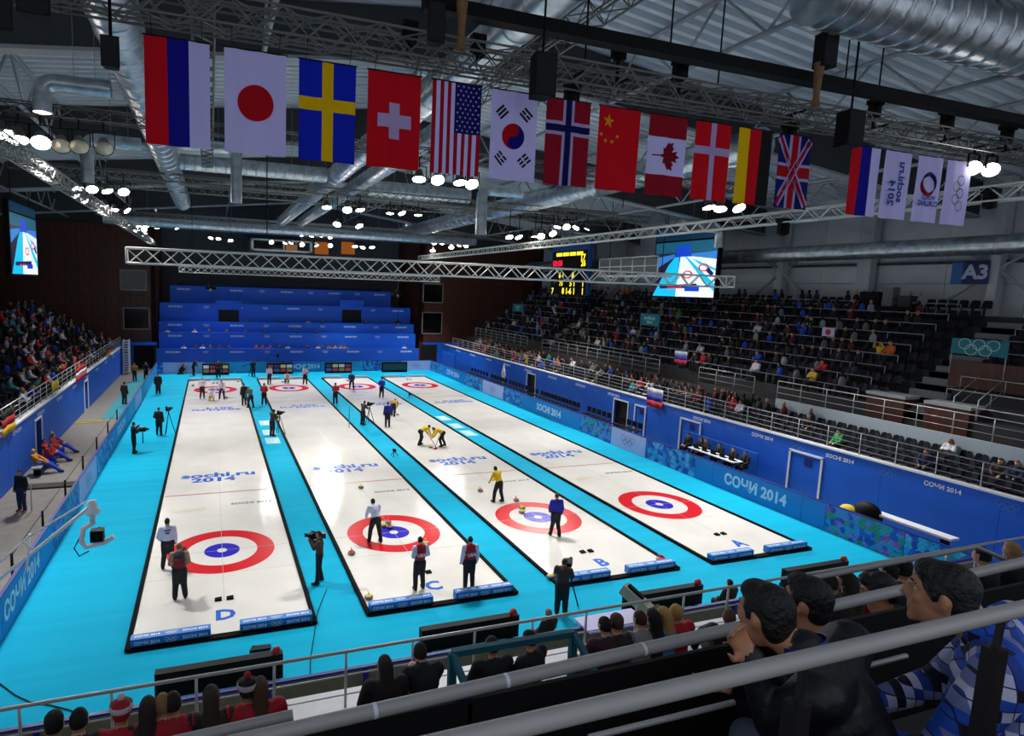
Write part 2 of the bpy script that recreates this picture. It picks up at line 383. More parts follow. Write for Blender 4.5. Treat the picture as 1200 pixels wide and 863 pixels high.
# ------------------------------------------------------------------ low advertising boards
def board_run(name, label, axis, const, segs, face, h=1.17, th=.08):
    """segs: (a, b, material, text) along the run; face = direction the printed side looks"""
    root = empty(name); tag(root, label, 'barrier')
    for a, b, m_, tx in segs:
        a, b = min(a, b), max(a, b)
        mb = MB()
        if axis == 'y': mb.box((const-th/2, a+.01, 0), (const+th/2, b-.01, h))
        else: mb.box((a+.01, const-th/2, 0), (b-.01, const+th/2, h))
        p = mb.build('board', m_, root)
        mb = MB()
        if axis == 'y': mb.box((const-th/2-.01, a, h), (const+th/2+.01, b, h+.04))
        else: mb.box((a, const-th/2-.01, h), (b, const+th/2+.01, h+.04))
        mb.build('cap', M_NAVY, p)
        if not tx: continue
        mid = (a+b)/2
        if axis == 'y':
            c = Vector((const+face*(th/2+.006), mid, h*.5)); xd = Vector((0, face, 0))
        else:
            c = Vector((mid, const+face*(th/2+.006), h*.5)); xd = Vector((-face, 0, 0))
        if tx == 'rings':
            mb = MB(); five_rings(mb, c, .2, xd, Vector((0,0,1)), th=.12); mb.build('ring_emblem', M_DARKTXT if m_ is M_LAV else M_PRINTW, p)
        else: text(tx, .72, M_PRINTW, c, xd, (0,0,1), p, sx=.95)
def ybase(u, x):      # y on the base line of a board at x seen at pixel column u
    lo, hi = -21.0, 60.0
    f = lambda y: (lambda d: PCX+FPX*d.dot(RT)/d.dot(FW))(Vector((x, y, .6))-CAM)
    for _ in range(60):
        mid = (lo+hi)/2
        if (f(mid) > u) == (x > CAM.x): lo = mid
        else: hi = mid
    return (lo+hi)/2
us = [(506, 518, M_PATB, ''), (518, 545, M_CYANB, 'СОЧИ 2014'), (545, 566, M_PATB, ''), (566, 590, M_LAV, 'rings'), (590, 612, M_PATB, ''), (612, 680, M_CYANB, 'SOCHI 2014'), (680, 717, M_PATG, ''), (717, 757, M_LAV, 'rings'), (757, 815, M_PATB, ''), (815, 836, M_CYANB, ''), (836, 940, M_CYANB, 'СОЧИ 2014'), (940, 968, M_CYANB, ''), (968, 1060, M_PATG, ''), (1060, 1125, M_PATB, '')]
segs = []
for u0, u1, m_, tx in us: segs.append((ybase(u0, XR) if u0 > 506 else YB, ybase(u1, XR) if u1 < 1120 else YN, m_, tx))
board_run('advertising_boards', 'long row of blue printed boards along the right edge of the carpet', 'y', XR, segs, -1)
us = [(184, 176, M_PATB, ''), (176, 165, M_CYANL, ''), (165, 158, M_LAV, ''), (158, 150, M_CYANL, ''), (150, 132, M_CYANB, 'SOCHI 2014'), (132, 112, M_PATB, ''), (112, 92, M_LAV, 'rings'), (92, 60, M_PATG, ''), (60, 46, M_CYANB, ''), (46, 0, M_CYANB, 'СОЧИ 2014'), (0, -120, M_CYANB, '')]
segs = []
for u0, u1, m_, tx in us: segs.append((ybase(u0, XL) if u0 < 184 else YB, ybase(u1, XL) if u1 > -100 else YN, m_, tx))
board_run('advertising_boards', 'row of blue printed boards along the left edge of the carpet', 'y', XL, segs, 1)
def xb(u): return GY(u, 430, YB).x
us = [(185, 191, M_PATB, ''), (191, 240, M_LAV, 'rings'), (240, 275, M_CYANL, ''), (275, 313, M_CYANL, ''), (313, 335, M_CYANB, ''), (335, 376, M_CYANB, 'SOCHI 2014'), (376, 425, M_CYANL, ''), (425, 447, M_PATB, ''), (447, 470, M_CYANL, ''), (470, 505, M_LAV, 'rings')]
segs = [(xb(a) if a > 185 else XL, xb(b) if b < 505 else XR, m_, t_) for a, b, m_, t_ in us]
board_run('advertising_boards', 'row of boards across the far end behind the low scoreboards', 'x', YB, segs, -1)
# near boards, seen from behind
root = empty('advertising_boards'); tag(root, 'boards at the near end with plain olive backs and navy top edge', 'barrier')
n = 14; dx = (XR-XL)/n
for k in range(n):
    p = MB().box((XL+k*dx+.01, YN-.02, .0), (XL+(k+1)*dx-.01, YN+.03, 1.12)).build('board', M_OLIVE, root)
    MB().box((XL+k*dx, YN-.04, 1.12), (XL+(k+1)*dx, YN+.05, 1.17)).build('cap', M_NAVY, p)
    MB().box((XL+k*dx-.05, YN-.10, .0), (XL+k*dx+.05, YN-.022, 1.1)).build('post', M_NAVY, p)
# slim rope posts with a wire behind the left boards
root = empty('wire_fence'); tag(root, 'low fence of dark posts and wire behind the left boards', 'fence')
prev = None
for y0 in (-2, 1.5, 5, 8.6, 12.2, 15.8, 19.4):
    MB().tube((XL-.28, y0, 0), (XL-.28, y0, 1.5), .04, 8).build('post', M_BLK, root)
    if prev is not None: MB().tube((XL-.28, prev, 1.42), (XL-.28, y0, 1.42), .012, 5).build('wire', M_BLK, root)
    prev = y0
# ------------------------------------------------------------------ blue retaining walls with doors
def blue_wall(name, x, face, y0, y1, doors, label, inward):
    root = empty(name); struct(root, label)
    # wall pieces between dark openings
    ys = [y0]; ops = sorted([d for d in doors if d[2] == 'open'], key=lambda d: d[0])
    tb = .2
    xo = x-face*tb
    a = y0
    def pc(ya, yb2, za, zb):
        MB().box((min(x, xo), ya, za), (max(x, xo), yb2, zb)).build('wall_panel', M_BLUEW, root)
    edges = []
    for (da, db, kd, dh) in ops:
        edges.append((a, da)); a = db
        pc(da, db, dh, WTOP)
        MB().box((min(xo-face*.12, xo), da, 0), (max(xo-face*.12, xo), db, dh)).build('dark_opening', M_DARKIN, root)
    edges.append((a, y1))
    for ya, yb2 in edges:
        n = max(1, round((yb2-ya)/4.2)); st = (yb2-ya)/n
        for k in range(n): pc(ya+k*st+.006, ya+(k+1)*st-.006, 0, WTOP)
    MB().box((min(x, xo)-.06, y0, WTOP), (max(x, xo)+.06, y1, WTOP+.09)).build('white_coping', M_WHITE, root)
    for (da, db, kd, dh) in doors:
        fr = MB(); xf0, xf1 = (x-.0, x+face*.05) if face > 0 else (x+face*.05, x)
        for ya in (da, db): fr.box((xf0, ya-.05, 0), (xf1, ya+.05, dh))
        fr.box((xf0, da-.05, dh-.05), (xf1, db+.05, dh+.05))
        fr.build('door_frame', M_WHITE, root)
        if kd == 'closed':
            mb = MB(); mb.box((min(x, x+face*.02), (da+db)/2-.1-.25*(1 if face < 0 else -1), dh-.55), (max(x, x+face*.02), (da+db)/2+.3-.25*(1 if face < 0 else -1), dh-.2)); mb.build('door_sign', M_NAVY, root)
    y = y0+2.0; k = 0
    while y < y1-1:
        c = Vector((x+face*.012, y, WTOP-.32)); xd = Vector((0, face, 0))
        if k % 2 == 0: text('SOCHI 2014' if k % 4 == 0 else 'СОЧИ 2014', .26, M_PRINTW, c, xd, (0,0,1), root)
        else:
            mb = MB(); five_rings(mb, c, .12, xd, Vector((0,0,1)), th=.16, n=14); mb.build('ring_emblem', mat('faint_print', '#5A8FD0', .6), root)
        y += 2.15; k += 1
def dy(u0, u1, x, v=500):
    a, b = ybase(u0, x), ybase(u1, x); return (min(a, b), max(a, b))
drR = [(*dy(617, 627, WR), 'open', 2.15), (*dy(718.5, 735, WR), 'open', 2.1), (*dy(743, 755, WR), 'closed', 2.1), (*dy(796, 819, WR), 'closed', 2.1), (*dy(923, 960, WR), 'closed', 2.1)]
blue_wall('wall_right', WR, -1, -12.9, 49.5, drR, 'blue wall with white coping below the right stand', -1)
drL = [(13.6, 14.9, 'open', 2.15), (26.6, 28.0, 'open', 2.15)]
blue_wall('wall_left', WL, 1, -12.9, 46.5, drL, 'blue wall with white coping below the left stand', 1)
struct(MB().box((WL-.3, -13.2, 0), (WR+.3, -12.9, 2.6)).build('wall_near', M_BLUEW), 'blue wall with white ledge below the near stand')
struct(MB().box((WL-.3, -13.25, 2.6), (WR+.3, -12.45, 2.68)).build('trim_1', M_WHITE), 'white ledge below the near rail')
struct(MB().box((WL-.3, -12.9, 2.3), (WR+.3, -12.5, 2.6)).build('trim_2', M_WHITE))
# free-standing blue screens in the right aisle
o = MB().box((26.55, GX(888, 540, 26.6).y, 0), (26.65, GX(800, 520, 26.6).y, 1.62)).build('partition_screen', M_BLUEW); tag(o, 'plain blue partition standing behind the judges table', 'partition')
o = MB().box((25.6, 41.5, 0), (25.7, 45.6, 2.3)).build('partition_screen', M_BLUEW); tag(o, 'blue partition at the far end of the right aisle', 'partition')
# ------------------------------------------------------------------ stands (concrete steps)
RROW = []          # right stand rows: (x of row front, floor z)
for i in range(3): RROW.append((27.9+.75*i, 2.3+.2*i))
for i in range(9): RROW.append((31.4+.9*i, 4.6+.567*i))
root = empty('floor_right_stand'); struct(root, 'dark concrete steps of the right stand')
Y0R, Y1R = -14.0, 49.4
for i, (x, z) in enumerate(RROW):
    x1 = x+.75 if i < 3 else x+.9
    if i == 11: x1 = 40.4
    MB().box((x, Y0R, 0 if i == 0 else z-1.0), (x1, Y1R, z)).build('step', M_STEP, root)
MB().box((30.15, Y0R, 0), (31.4, Y1R, 3.7)).build('walkway', M_STEP, root)
for k_, (ya, yb2) in enumerate(((-14, 3.6), (5.2, 9.6), (13.4, 30), (33, 46))):
    MB().box((30.0, ya, 2.5), (30.15, yb2, 4.07)).build('parapet', M_STEP if k_ else mat('pale_parapet', '#A9B6BE', .6, noise=.06), root)
# brown vomitory boxes and stairs
LROW = [(-9.35-.8*i, 2.5+.44*i) for i in range(9)]
root = empty('floor_left_stand'); struct(root, 'dark concrete steps of the left stand')
for i, (x, z) in enumerate(LROW):
    MB().box((x-.8, -6, 0 if i == 0 else z-1.0), (x, 49.4, z)).build('step', M_STEP, root)
MB().box((-17.8, -6, 5), (-16.25, 49.4, 6.1)).build('walkway', M_STEP, root)
MB().box((-18.0, -6, 5), (-17.8, 38, 8.3)).build('upper_front', M_CONC, root)
for i in range(5): MB().box((-18.8-.8*i, -6, 6), (-18.0-.8*i, 38, 7.4+.44*i)).build('step', M_STEP, root)
NROW = [(-12.95-.8*j-(.25 if j > 9 else 0), 2.4+.561*j) for j in range(12)]
root = empty('floor_near_stand'); struct(root, 'dark concrete steps of the near stand')
for j, (y, z) in enumerate(NROW):
    if j < 11: MB().box((-12, NROW[j+1][0], z-1.0), (30, y, z)).build('step', M_CONCD, root)
    else: MB().box((-12, -26, z-.9), (30, y, z)).build('step', M_CONCD, root)
# ------------------------------------------------------------------ far wall, tribune
BYW = 50.0
def clad(name, x0, x1, z0, z1, y, holes=(), label=None):
    root = empty(name); struct(root, label)
    nx = max(1, round((x1-x0)/1.25)); nz = max(1, round((z1-z0)/2.4))
    dx, dz = (x1-x0)/nx, (z1-z0)/nz; meshes = {}
    MB().box((x0, y+.06, z0), (x1, y+.3, z1)).build('backing', M_DARKIN, root)
    me = MB().box((-dx/2+.012, 0, -dz/2+.012), (dx/2-.012, .06, dz/2-.012)).mesh('cladding_panel'); me.materials.append(M_BROWN)
    for i in range(nx):
        for k in range(nz): link('cladding_panel', me, root, (x0+(i+.5)*dx, y, z0+(k+.5)*dz))
    for (a, b, c, d) in holes:
        MB().box((a, y-.05, c), (b, y-.01, d)).build('dark_window', M_GLASSD, root)
        fr = MB(); 
        for xx in (a, b): fr.box((xx-.06, y-.08, c-.06), (xx+.06, y-.01, d+.06))
        for zz in (c, d): fr.box((a-.06, y-.08, zz-.06), (b+.06, y-.01, zz+.06))
        fr.build('window_frame', mat('grey_frame', '#8B8580', .5), root)
clad('wall_back_left', -23, -5.9, 2.9, 15.2, BYW, [(-9.3, -6.8, 8.4, 10.5), (-9.1, -6.6, 4.25, 6.5)], 'brown panelled far wall on the left with dark windows')
clad('wall_back_right', 24.2, 41, 2.9, 15.0, BYW, [(24.5, 27.1, 4.0, 6.65), (24.5, 27.1, 7.9, 10.2)], 'brown panelled far wall on the right with dark windows')
struct(MB().box((-23, BYW+.02, 0), (-5.9, BYW+.3, 2.9)).build('wall_back', M_BLUEW)); struct(MB().box((24.2, BYW+.02, 0), (41, BYW+.3, 2.9)).build('wall_back', M_BLUEW))
struct(MB().box((-8.2, BYW-.02, 0), (-6.2, BYW+.02, 2.5)).build('door_1', M_DARKIN)); struct(MB().box((24.4, BYW-.02, 0), (26.6, BYW+.02, 2.6)).build('door_2', M_DARKIN))
struct(MB().box((-8.9, BYW-1.2, 2.6), (-5.9, BYW, 2.8)).build('trim_3', M_BLUEW))
root = empty('media_tribune'); tag(root, 'tiered blue media tribune with desks across the far end', 'tribune')
TR = []
def tier(name, y, vtop, vbot, u0, u1, depth, m_=M_BLUET, txt=True):
    a = GY(u0, vtop, y); b = GY(u1, vtop, y); zt = GY((u0+u1)/2, vtop, y).z; zb = GY((u0+u1)/2, vbot, y).z
    p = MB().box((a.x, y, 0 if y < 48.1 else zb-.6), (b.x, y+.12, zt)).build(name, m_, root)
    MB().box((a.x, y+.12, zb-.6), (b.x, y+depth, max(zb-.55, zt-1.1))).build('tier_floor', m_, p)
    if txt:
        n = 9
        for k in range(n):
            xx = a.x+(k+.5)*(b.x-a.x)/n
            if k % 2 == 0: text('SOCHI 2014', .27, M_PRINTW, Vector((xx, y-.012, zt-.4)), (1,0,0), (0,0,1), p)
            else:
                mb = MB(); five_rings(mb, (xx, y-.012, zt-.4), .1, Vector((1,0,0)), Vector((0,0,1)), th=.2, n=10); mb.build('ring_emblem', M_PRINTW, p)
    TR.append((y, a.x, b.x, zt))
    return p
tier('tier_front', 48.0, 408.5, 424, 183, 491, 1.3)
tier('tier_front', 49.2, 390.5, 406, 186, 487, 1.3)
tier('tier_front', 50.4, 378.5, 388, 186, 485, 1.3)
p4 = tier('tier_front', 51.8, 358, 376, 187, 481, 2.2)
tier('tier_front', 54.0, 338.5, 356, 199, 458, 1.2)
MB().box((-4, 55.2, 8), (20.5, 55.4, 9.35)).build('tier_front', mat('dim_blue', '#0A2450', .7), root)
for i, (u0, u1) in enumerate(((256, 280), (401, 423))):
    a = GY(u0, 363, 51.75); b = GY(u1, 378, 51.75)
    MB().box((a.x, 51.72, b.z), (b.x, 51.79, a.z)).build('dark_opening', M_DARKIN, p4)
    MB().box((a.x-.3, 51.74, a.z), (b.x+.3, 51.95, GY(u0, 352, 51.75).z)).build('opening_hood', M_BLUET, p4)
# tribune back wall, booths
struct(MB().box((-6.4, 60, 0), (25, 60.3, 21)).build('wall_back', mat('back_grey', '#4B4E54', .7, noise=.08)))
for s_, x_ in ((-1, -6.4), (1, 24.2)): struct(MB().box((x_, 50, 0), (x_+.5, 60, 17)).build('wall_back', M_BROWN))
struct(MB().box((-23.3, -5, 0), (-23, 50.3, 18)).build('wall_hall_left', M_GIRD)); struct(MB().box((-23.3, 50.3, 2.9), (-5.9, 50.5, 20)).build('wall_gable', M_GIRD)); struct(MB().box((24.2, 50.3, 2.9), (41, 50.5, 20)).build('wall_gable', M_GIRD))
# ------------------------------------------------------------------ right wall and columns
root = empty('wall_hall_right'); struct(root, 'pale clad side wall above the right stand')
me = MB().box((0, -1.95+.012, -1.2+.012), (.08, 1.95-.012, 1.2-.012)).mesh('wall_panel'); me.materials.append(M_WALLW)
MB().box((40.58, -16, 8), (40.8, 50, 17.5)).build('backing', M_DARKIN, root)
for i in range(17):
    for k in range(4): link('wall_panel', me, root, (40.5, -15.5+3.9*i, 9.7+2.4*k))
struct(MB().box((40.2, -16, 12.05), (40.5, 50, 12.2)).build('trim_4', M_GIRD)); struct(MB().box((40.2, -16, 13.3), (40.5, 50, 13.45)).build('trim_5', M_GIRD))
def column(y, wide, lab):
    c = empty('column', (39.9, y, 0)); tag(c, lab, 'column', 'steel columns of the right wall')
    wd = .9 if wide else .45
    MB().box((-.25, -wd/2, 8.2), (.35, wd/2, 16.6)).build('shaft', mat('column_grey', '#B4B6BA', .6, noise=.06), c)
    MB().box((-.4, -wd/2-.12, 8.2), (.45, wd/2+.12, 8.6)).build('base_plate', MATS['column_grey'], c)
    if not wide:
        for s in (-1, 1):
            mb = MB(); mb.bar((0, s*.2, 11.6), (0, s*2.6, 9.6), .14, .14); mb.bar((0, s*.2, 11.8), (0, s*2.4, 13.2), .12, .12); mb.build('knee_brace', M_PURL, c)
for i, (u, wd) in enumerate(((1013, 1), (1166, 0), (915, 0), (735, 0), (690, 0), (590, 0))):
    y_ = ybase(u, 39.9) if False else None
    lo, hi = -21.0, 60.0
    f = lambda y: (lambda d: PCX+FPX*d.dot(RT)/d.dot(FW))(Vector((39.9, y, 11))-CAM)
    for _ in range(60):
        mid = (lo+hi)/2
        if f(mid) > u: lo = mid
        else: hi = mid
    column(lo, wd, ['thick pale column between the braced bays and the A3 sign bay', 'slim column just right of the A3 sign', 'braced column left of the thick pale column', 'column right behind the video screen', 'column left of the right video screen', 'column beside the scoreboard in the far corner'][i])
# ------------------------------------------------------------------ roof
def roofz(x): return 20.2-.115*abs(x-XC)
P = []; pitch = .62; y = -26.0; prof = []
while y < 61:
    prof += [(y, 0), (y+.2, 0), (y+.26, .2), (y+.56, .2)]; y += pitch
for nm, xa, xb_ in (('left', -26.0, XC), ('right', XC, 44.0)):
    mb = MB(); vs = []
    for (yy, dz) in prof: vs += [(xa, yy, roofz(xa)+dz), (xb_, yy, roofz(xb_)+dz)]
    mb.add(vs, [(2*i, 2*i+2, 2*i+3, 2*i+1) for i in range(len(prof)-1)], 0)
    struct(mb.build('ceiling_'+nm, M_DECK), f'corrugated metal roof deck, {nm} slope')
for i, y in enumerate((-13.5, 1.0, 15.2, 30.0, 45.0)):
    g = empty('roof_girder', (XC, y, 0)); tag(g, ['deep dark roof girder nearest the camera', 'deep dark roof girder beyond the flags', 'dark roof girder over mid ice', 'dark roof girder beyond mid ice', 'dark roof girder over the far houses'][i], 'girder', 'dark girders across the roof')
    for s in (-1, 1):
        xe = s*33; mb = MB()
        zt0, zt1 = roofz(XC)-.05, roofz(XC+xe)-.05
        h = 1.9
        vs = [(0, -.2, zt0-h), (xe, -.2, zt1-h), (xe, -.2, zt1), (0, -.2, zt0), (0, .2, zt0-h), (xe, .2, zt1-h), (xe, .2, zt1), (0, .2, zt0)]
        mb.add(vs, [(0,1,2,3), (5,4,7,6), (1,0,4,5), (3,2,6,7), (0,3,7,4), (2,1,5,6)]); mb.build('web_plate', M_GIRD, g)
        mb = MB(); mb.bar((0, 0, zt0-h), (xe, 0, zt1-h), .6, .12); mb.build('bottom_flange', M_PURL, g)
for i, x in enumerate((-14.0, -7.5, 1.5, 9.27, 15.6, 23.0, 30.0, 36.0)):
    zt = roofz(x)-.12; t_ = empty('roof_truss', (x, 0, 0)); tag(t_, f'grey tube roof truss running lengthwise, {ordn(i+1)} from the left wall', 'roof truss', 'lengthwise roof trusses')
    h = 1.75
    mb = MB(); mb.tube((0, -25, zt), (0, 59, zt), .09, 8); mb.build('top_chord', M_PURL, t_)
    mb = MB(); mb.tube((0, -25, zt-h), (0, 59, zt-h), .09, 8); mb.build('bottom_chord', M_PURL, t_)
    me = MB().tube((0, -1.85, 0), (0, 0, -h), .05, 6).tube((0, 1.85, 0), (0, 0, -h), .05, 6).mesh('web_brace'); me.materials.append(M_PURL)
    for k in range(21): link('web_brace', me, t_, (0, -22.6+3.9*k, zt))
# light strip panel at the top right (roof hatch)
# ------------------------------------------------------------------ ducts
V_ = Vector
def duct(label, pts, r, bands=True, parent=None, seg=1.2, flange=None):
    d = empty('air_duct', pts[0]); tag(d, label, 'duct', 'silver ventilation ducts')
    o = Vector(pts[0]); mb = MB(); mb.sweep([Vector(p)-o for p in pts], r, 18); mb.build('duct_tube', M_DUCT, d)
    if bands:
        for i in range(len(pts)-1):
            a, b = Vector(pts[i])-o, Vector(pts[i+1])-o; L = (b-a).length; n = int(L/seg)
            if n < 1: continue
            me = MB().lathe([(r*1.0, -.05), (r*1.05, -.03), (r*1.05, .03), (r*1.0, .05)], 18, axis=(b-a)).mesh('joint_band'); me.materials.append(M_DUCT)
            for k in range(n): link('joint_band', me, d, a.lerp(b, (k+.5)/n))
    L = (Vector(pts[-1])-Vector(pts[0])).length; k = max(2, int(L/7)); wire = 0
    for q in range(k):
        t = (q+.5)/k; i = min(len(pts)-2, int(t*(len(pts)-1))) if len(pts) > 2 else 0
        p = (Vector(pts[0]).lerp(Vector(pts[1]), t) if len(pts) == 2 else Vector(pts[-1]).lerp(Vector(pts[-2]), .3+.4*q))
        MB().tube(p-o, V_((p.x, p.y, roofz(p.x)+.15))-o, .012, 4).build('hanger_rod', M_PURL, d)
    return d
def bend(pts, rad, n=5):
    pts = [Vector(p) for p in pts]; out = [pts[0]]
    for i in range(1, len(pts)-1):
        a = (pts[i-1]-pts[i]).normalized(); b = (pts[i+1]-pts[i]).normalized()
        p0, p1 = pts[i]+a*rad, pts[i]+b*rad
        for k in range(n+1):
            t = k/n; out.append(p0*(1-t)**2+pts[i]*2*t*(1-t)+p1*t*t)
    out.append(pts[-1]); return out
duct('thick silver duct running away behind the leftmost flag', [(-2.45, -14, 16.0), (-2.45, 34, 16.0)], .6)
duct('silver duct running lengthwise behind the middle flags', [(6.65, -16, 16.0), (6.65, 44, 16.0)], .52)
duct('second silver duct running lengthwise beside the middle one', [(8.6, 2, 16.0), (8.6, 44, 16.0)], .45)
duct('broad bright duct running lengthwise right of the far lamps', [(21.2, -2, 16.0), (21.2, 50, 16.0)], .68)
duct('dark thick duct along the right wall above the stand', [(37.0, -14, 12.75), (37.0, 46, 12.75)], .5, seg=2.6)
a = GD(930, -8, 13.0); b = GD(1260, 58, 15.5)
duct('very large near duct crossing the top right corner', [(a.x+.6, -11.6, a.z+.15), (b.x+3, -11.6, a.z+.15)], .72, seg=.55)
duct('ribbed pale cross duct left of the middle lengthwise duct', [(-1.8, 14.5, 15.95), (6.1, 14.5, 15.95)], .42, seg=.5)
duct('ribbed cross duct beyond the middle lamps', [(9.1, 16.5, 15.8), (16, 16.5, 15.8)], .46, seg=.5)
duct('long thin cross duct high over the far houses', [(-9, 38, 14.6), (26, 38, 14.6)], .38)
for i, (u, v0, v1, uh, d_, lab) in enumerate(((50, 95, 132, 130, 19, 'left'), (103, 163, 214, 165, 27, 'second'), (277, 175, 238, 215, 30, 'third'), (563, 222, 275, 612, 33, 'fourth'), (842, 268, 290, 800, 40, 'fifth'), (705, 205, 228, 660, 30, 'sixth'))):
    y_ = GD(u, v0, d_).y; p0 = GY(u, v1, y_); p1 = GY(u, v0, y_); p2 = GY(uh, v0-1, y_); p1.x = p0.x; p2.z = p1.z; 
    duct(f'{lab} elbow duct from the left dropping from the roof', bend([p0, p1, p2], .45), .27 if i < 3 else .3, bands=False)
# ------------------------------------------------------------------ lattice trusses
def truss(name, label, p0, p1, w_, h_, m_, bay=.5, r=.03, rb=.018, single=False, group=None, tri=False):
    p0 = Vector(p0); p1 = Vector(p1); d = (p1-p0); L = d.length; d.normalize()
    side = d.cross(Vector((0,0,1))).normalized(); up = Vector((0,0,1))
    t_ = empty(name, p0); tag(t_, label, 'truss', group)
    cs = [side*(sx*w_/2)+up*(sz*h_/2) for sx, sz in ((-1,-1), (1,-1), (1,1), (-1,1))]
    for c in cs: MB().tube(c, c+d*L, r, 8).build('chord', m_, t_)
    n = max(2, round(L/bay)); st = L/n; big = MB(); cache = {}
    for k in range(n):
        for q in range(4):
            a, b = cs[q], cs[(q+1) % 4]
            if (k+q) % 2: a, b = b, a
            if single:
                key = (q, (k+q) % 2)
                if key not in cache:
                    me = MB().tube(a, b+d*st, rb, 6).mesh('brace'); me.materials.append(m_); cache[key] = me
                link('brace', cache[key], t_, d*(k*st))
            else: big.tube(a+d*(k*st), b+d*((k+1)*st), rb, 4, caps=False)
    if not single: o = big.build('lattice', m_, t_); o['kind'] = 'stuff'
    for e in (0, L):
        mb = MB()
        for q in range(4): mb.tube(cs[q]+d*e, cs[(q+1) % 4]+d*e, rb, 6)
        mb.build('end_frame', m_, t_)
    return t_
WT = truss('box_truss', 'long white box truss hanging across the hall in front of the screens', (-2.72, -1.0, 10.31), (21.2, -1.0, 10.33), .46, .46, M_WTRUSS, .5, .03, .02, single=True)
truss('box_truss', 'white box truss hanging lower over the far houses', (-2.9, 36, 10.55), (21.3, 36, 10.55), .5, .5, M_WTRUSS, .6, .035, .024)
truss('box_truss', 'pale truss running lengthwise along the left side', (-5.55, -14, 13.1), (-5.55, 44, 13.1), .4, .4, M_GTRUSS, .5, .03, .02)
truss('box_truss', 'pale truss running lengthwise along the right side', (22.6, -14, 13.1), (22.6, 46, 13.1), .45, .45, M_WTRUSS, .5, .03, .022)
FT = truss('box_truss', 'dark box truss carrying the row of flags', (-9, -10.4, 14.15), (33, -10.4, 14.15), .45, .45, M_DTRUSS, .45, .025, .016)
truss('box_truss', 'second dark box truss just behind the flag truss', (-9, -9.6, 14.35), (33, -9.6, 14.35), .45, .45, M_DTRUSS, .45, .025, .016)
o = MB().box((3.5, -10.75, 14.75), (33, -10.45, 15.0)).build('lift_beam', M_BLK); tag(o, 'dark steel beam lying above the flag truss', 'beam')
truss('box_truss', 'dark truss running lengthwise from the flag truss at left', (-.4, -9, 15.6), (-.4, 12, 15.6), .5, .5, M_DTRUSS, .5, .03, .02)
truss('box_truss', 'dark truss running lengthwise above the middle flags', (8.6, -16, 16.4), (8.6, 0, 16.4), .5, .5, M_DTRUSS, .5, .03, .02)
# ------------------------------------------------------------------ floodlights on the rigs
LAMPS = []
def lamp(u, v, y, lit=True, lab='', size=.3, tilt=None):
    LAMPS.append([GY(u, v, y), lit, lab, size, tilt])
def build_lamp(p, lit, lab, s, ax, power):
    top = min([r_ for r_ in RIGS if abs(r_[0]-p.y) < .01] or [[0, p.z+s*2.8]])[1]
    t_ = empty('floodlight', p); tag(t_, lab, 'floodlight', 'floodlights on the rigs')
    mb = MB(); mb.lathe([(.001, -s*1.5), (s*.35, -s*1.5), (s*.5, -s*1.45), (s*.62, -s*.9), (s*1.0, -.02), (s*1.06, 0), (s*1.06, .03)], 16, axis=ax); mb.build('housing', M_HOUS, t_)
    mb = MB(); mb.lathe([(s*1.0, .012), (s*.8, s*.16), (s*.45, s*.27), (.001, s*.3)], 16, axis=ax); mb.build('lens', M_LENS if lit else M_LENSOFF, t_)
    mb = MB(); mb.bar((-s*1.15, 0, 0), (-s*1.15, 0, s*1.9), .03, .05); mb.bar((s*1.15, 0, 0), (s*1.15, 0, s*1.9), .03, .05); mb.bar((-s*1.15, 0, s*1.9), (s*1.15, 0, s*1.9), .05, .03); mb.bar((0, 0, s*1.9), (0, 0, top-p.z), .05, .05); mb.bar((0, -.22, top-p.z), (0, .22, top-p.z), .06, .05); mb.build('yoke', M_BLK, t_)
    if power:
        so = spot('light_beam', (0, 0, 0), ax, power, 80, None, s*.8, blend=.8)
        so.parent = t_; so.location = ax*(s*.5)
    return t_
def build_lamps():
    cells = [[-3.6+3.45*i, -7.5+6.4*j, 0] for i in range(9) for j in range(9)]
    for L in sorted([l for l in LAMPS if l[1] and not l[4]], key=lambda l: l[0].y):
        p = L[0]
        c = min(cells, key=lambda c: abs(c[0]-p.x)*.8+abs(c[1]-(p.y-7))+c[2]*14)
        c[2] += 1; L.append(Vector((c[0], c[1], 0)))
    # balance the powers like a lighting plan, so that carpet and ice get an even light
    act = [L for L in LAMPS if len(L) > 5]; half = math.radians(80)/2; ch = math.cos(half); bl = (1-ch)*.8
    G = np.array([(x, y, 0) for x in np.linspace(-5, 23.5, 15) for y in np.linspace(-9, 45, 28)])
    A = np.zeros((len(G), len(act)))
    for j, L in enumerate(act):
        p = np.array(L[0]); ax = np.array(L[5])-p; ax /= np.linalg.norm(ax); d = G-p; r = np.linalg.norm(d, axis=1); c = (d @ ax)/r
        f = np.clip((c-ch)/bl, 0, 1); f = f*f*(3-2*f); A[:, j] = f*(-d[:, 2]/r)/(r*r)/(4*PI)
    w_ = np.full(len(act), 1000.0); tg = ICE_E*(1+.006*np.maximum(0, G[:, 1]-15))
    for _ in range(400):
        w_ = np.clip(w_*(A.T @ tg)/np.maximum(1e-9, A.T @ (A @ w_)), 30, 9000)
    for j, L in enumerate(act): L.append(float(w_[j]))
    for L in LAMPS:
        p, lit, lab, s, tilt = L[:5]
        if len(L) > 5: ax = (L[5]-p).normalized(); power = L[6]
        else: ax = Vector(tilt).normalized() if tilt else Vector((.1, -.55, -.6)).normalized(); power = 0
        build_lamp(p, lit, lab, s, ax, power)
RIGS = []
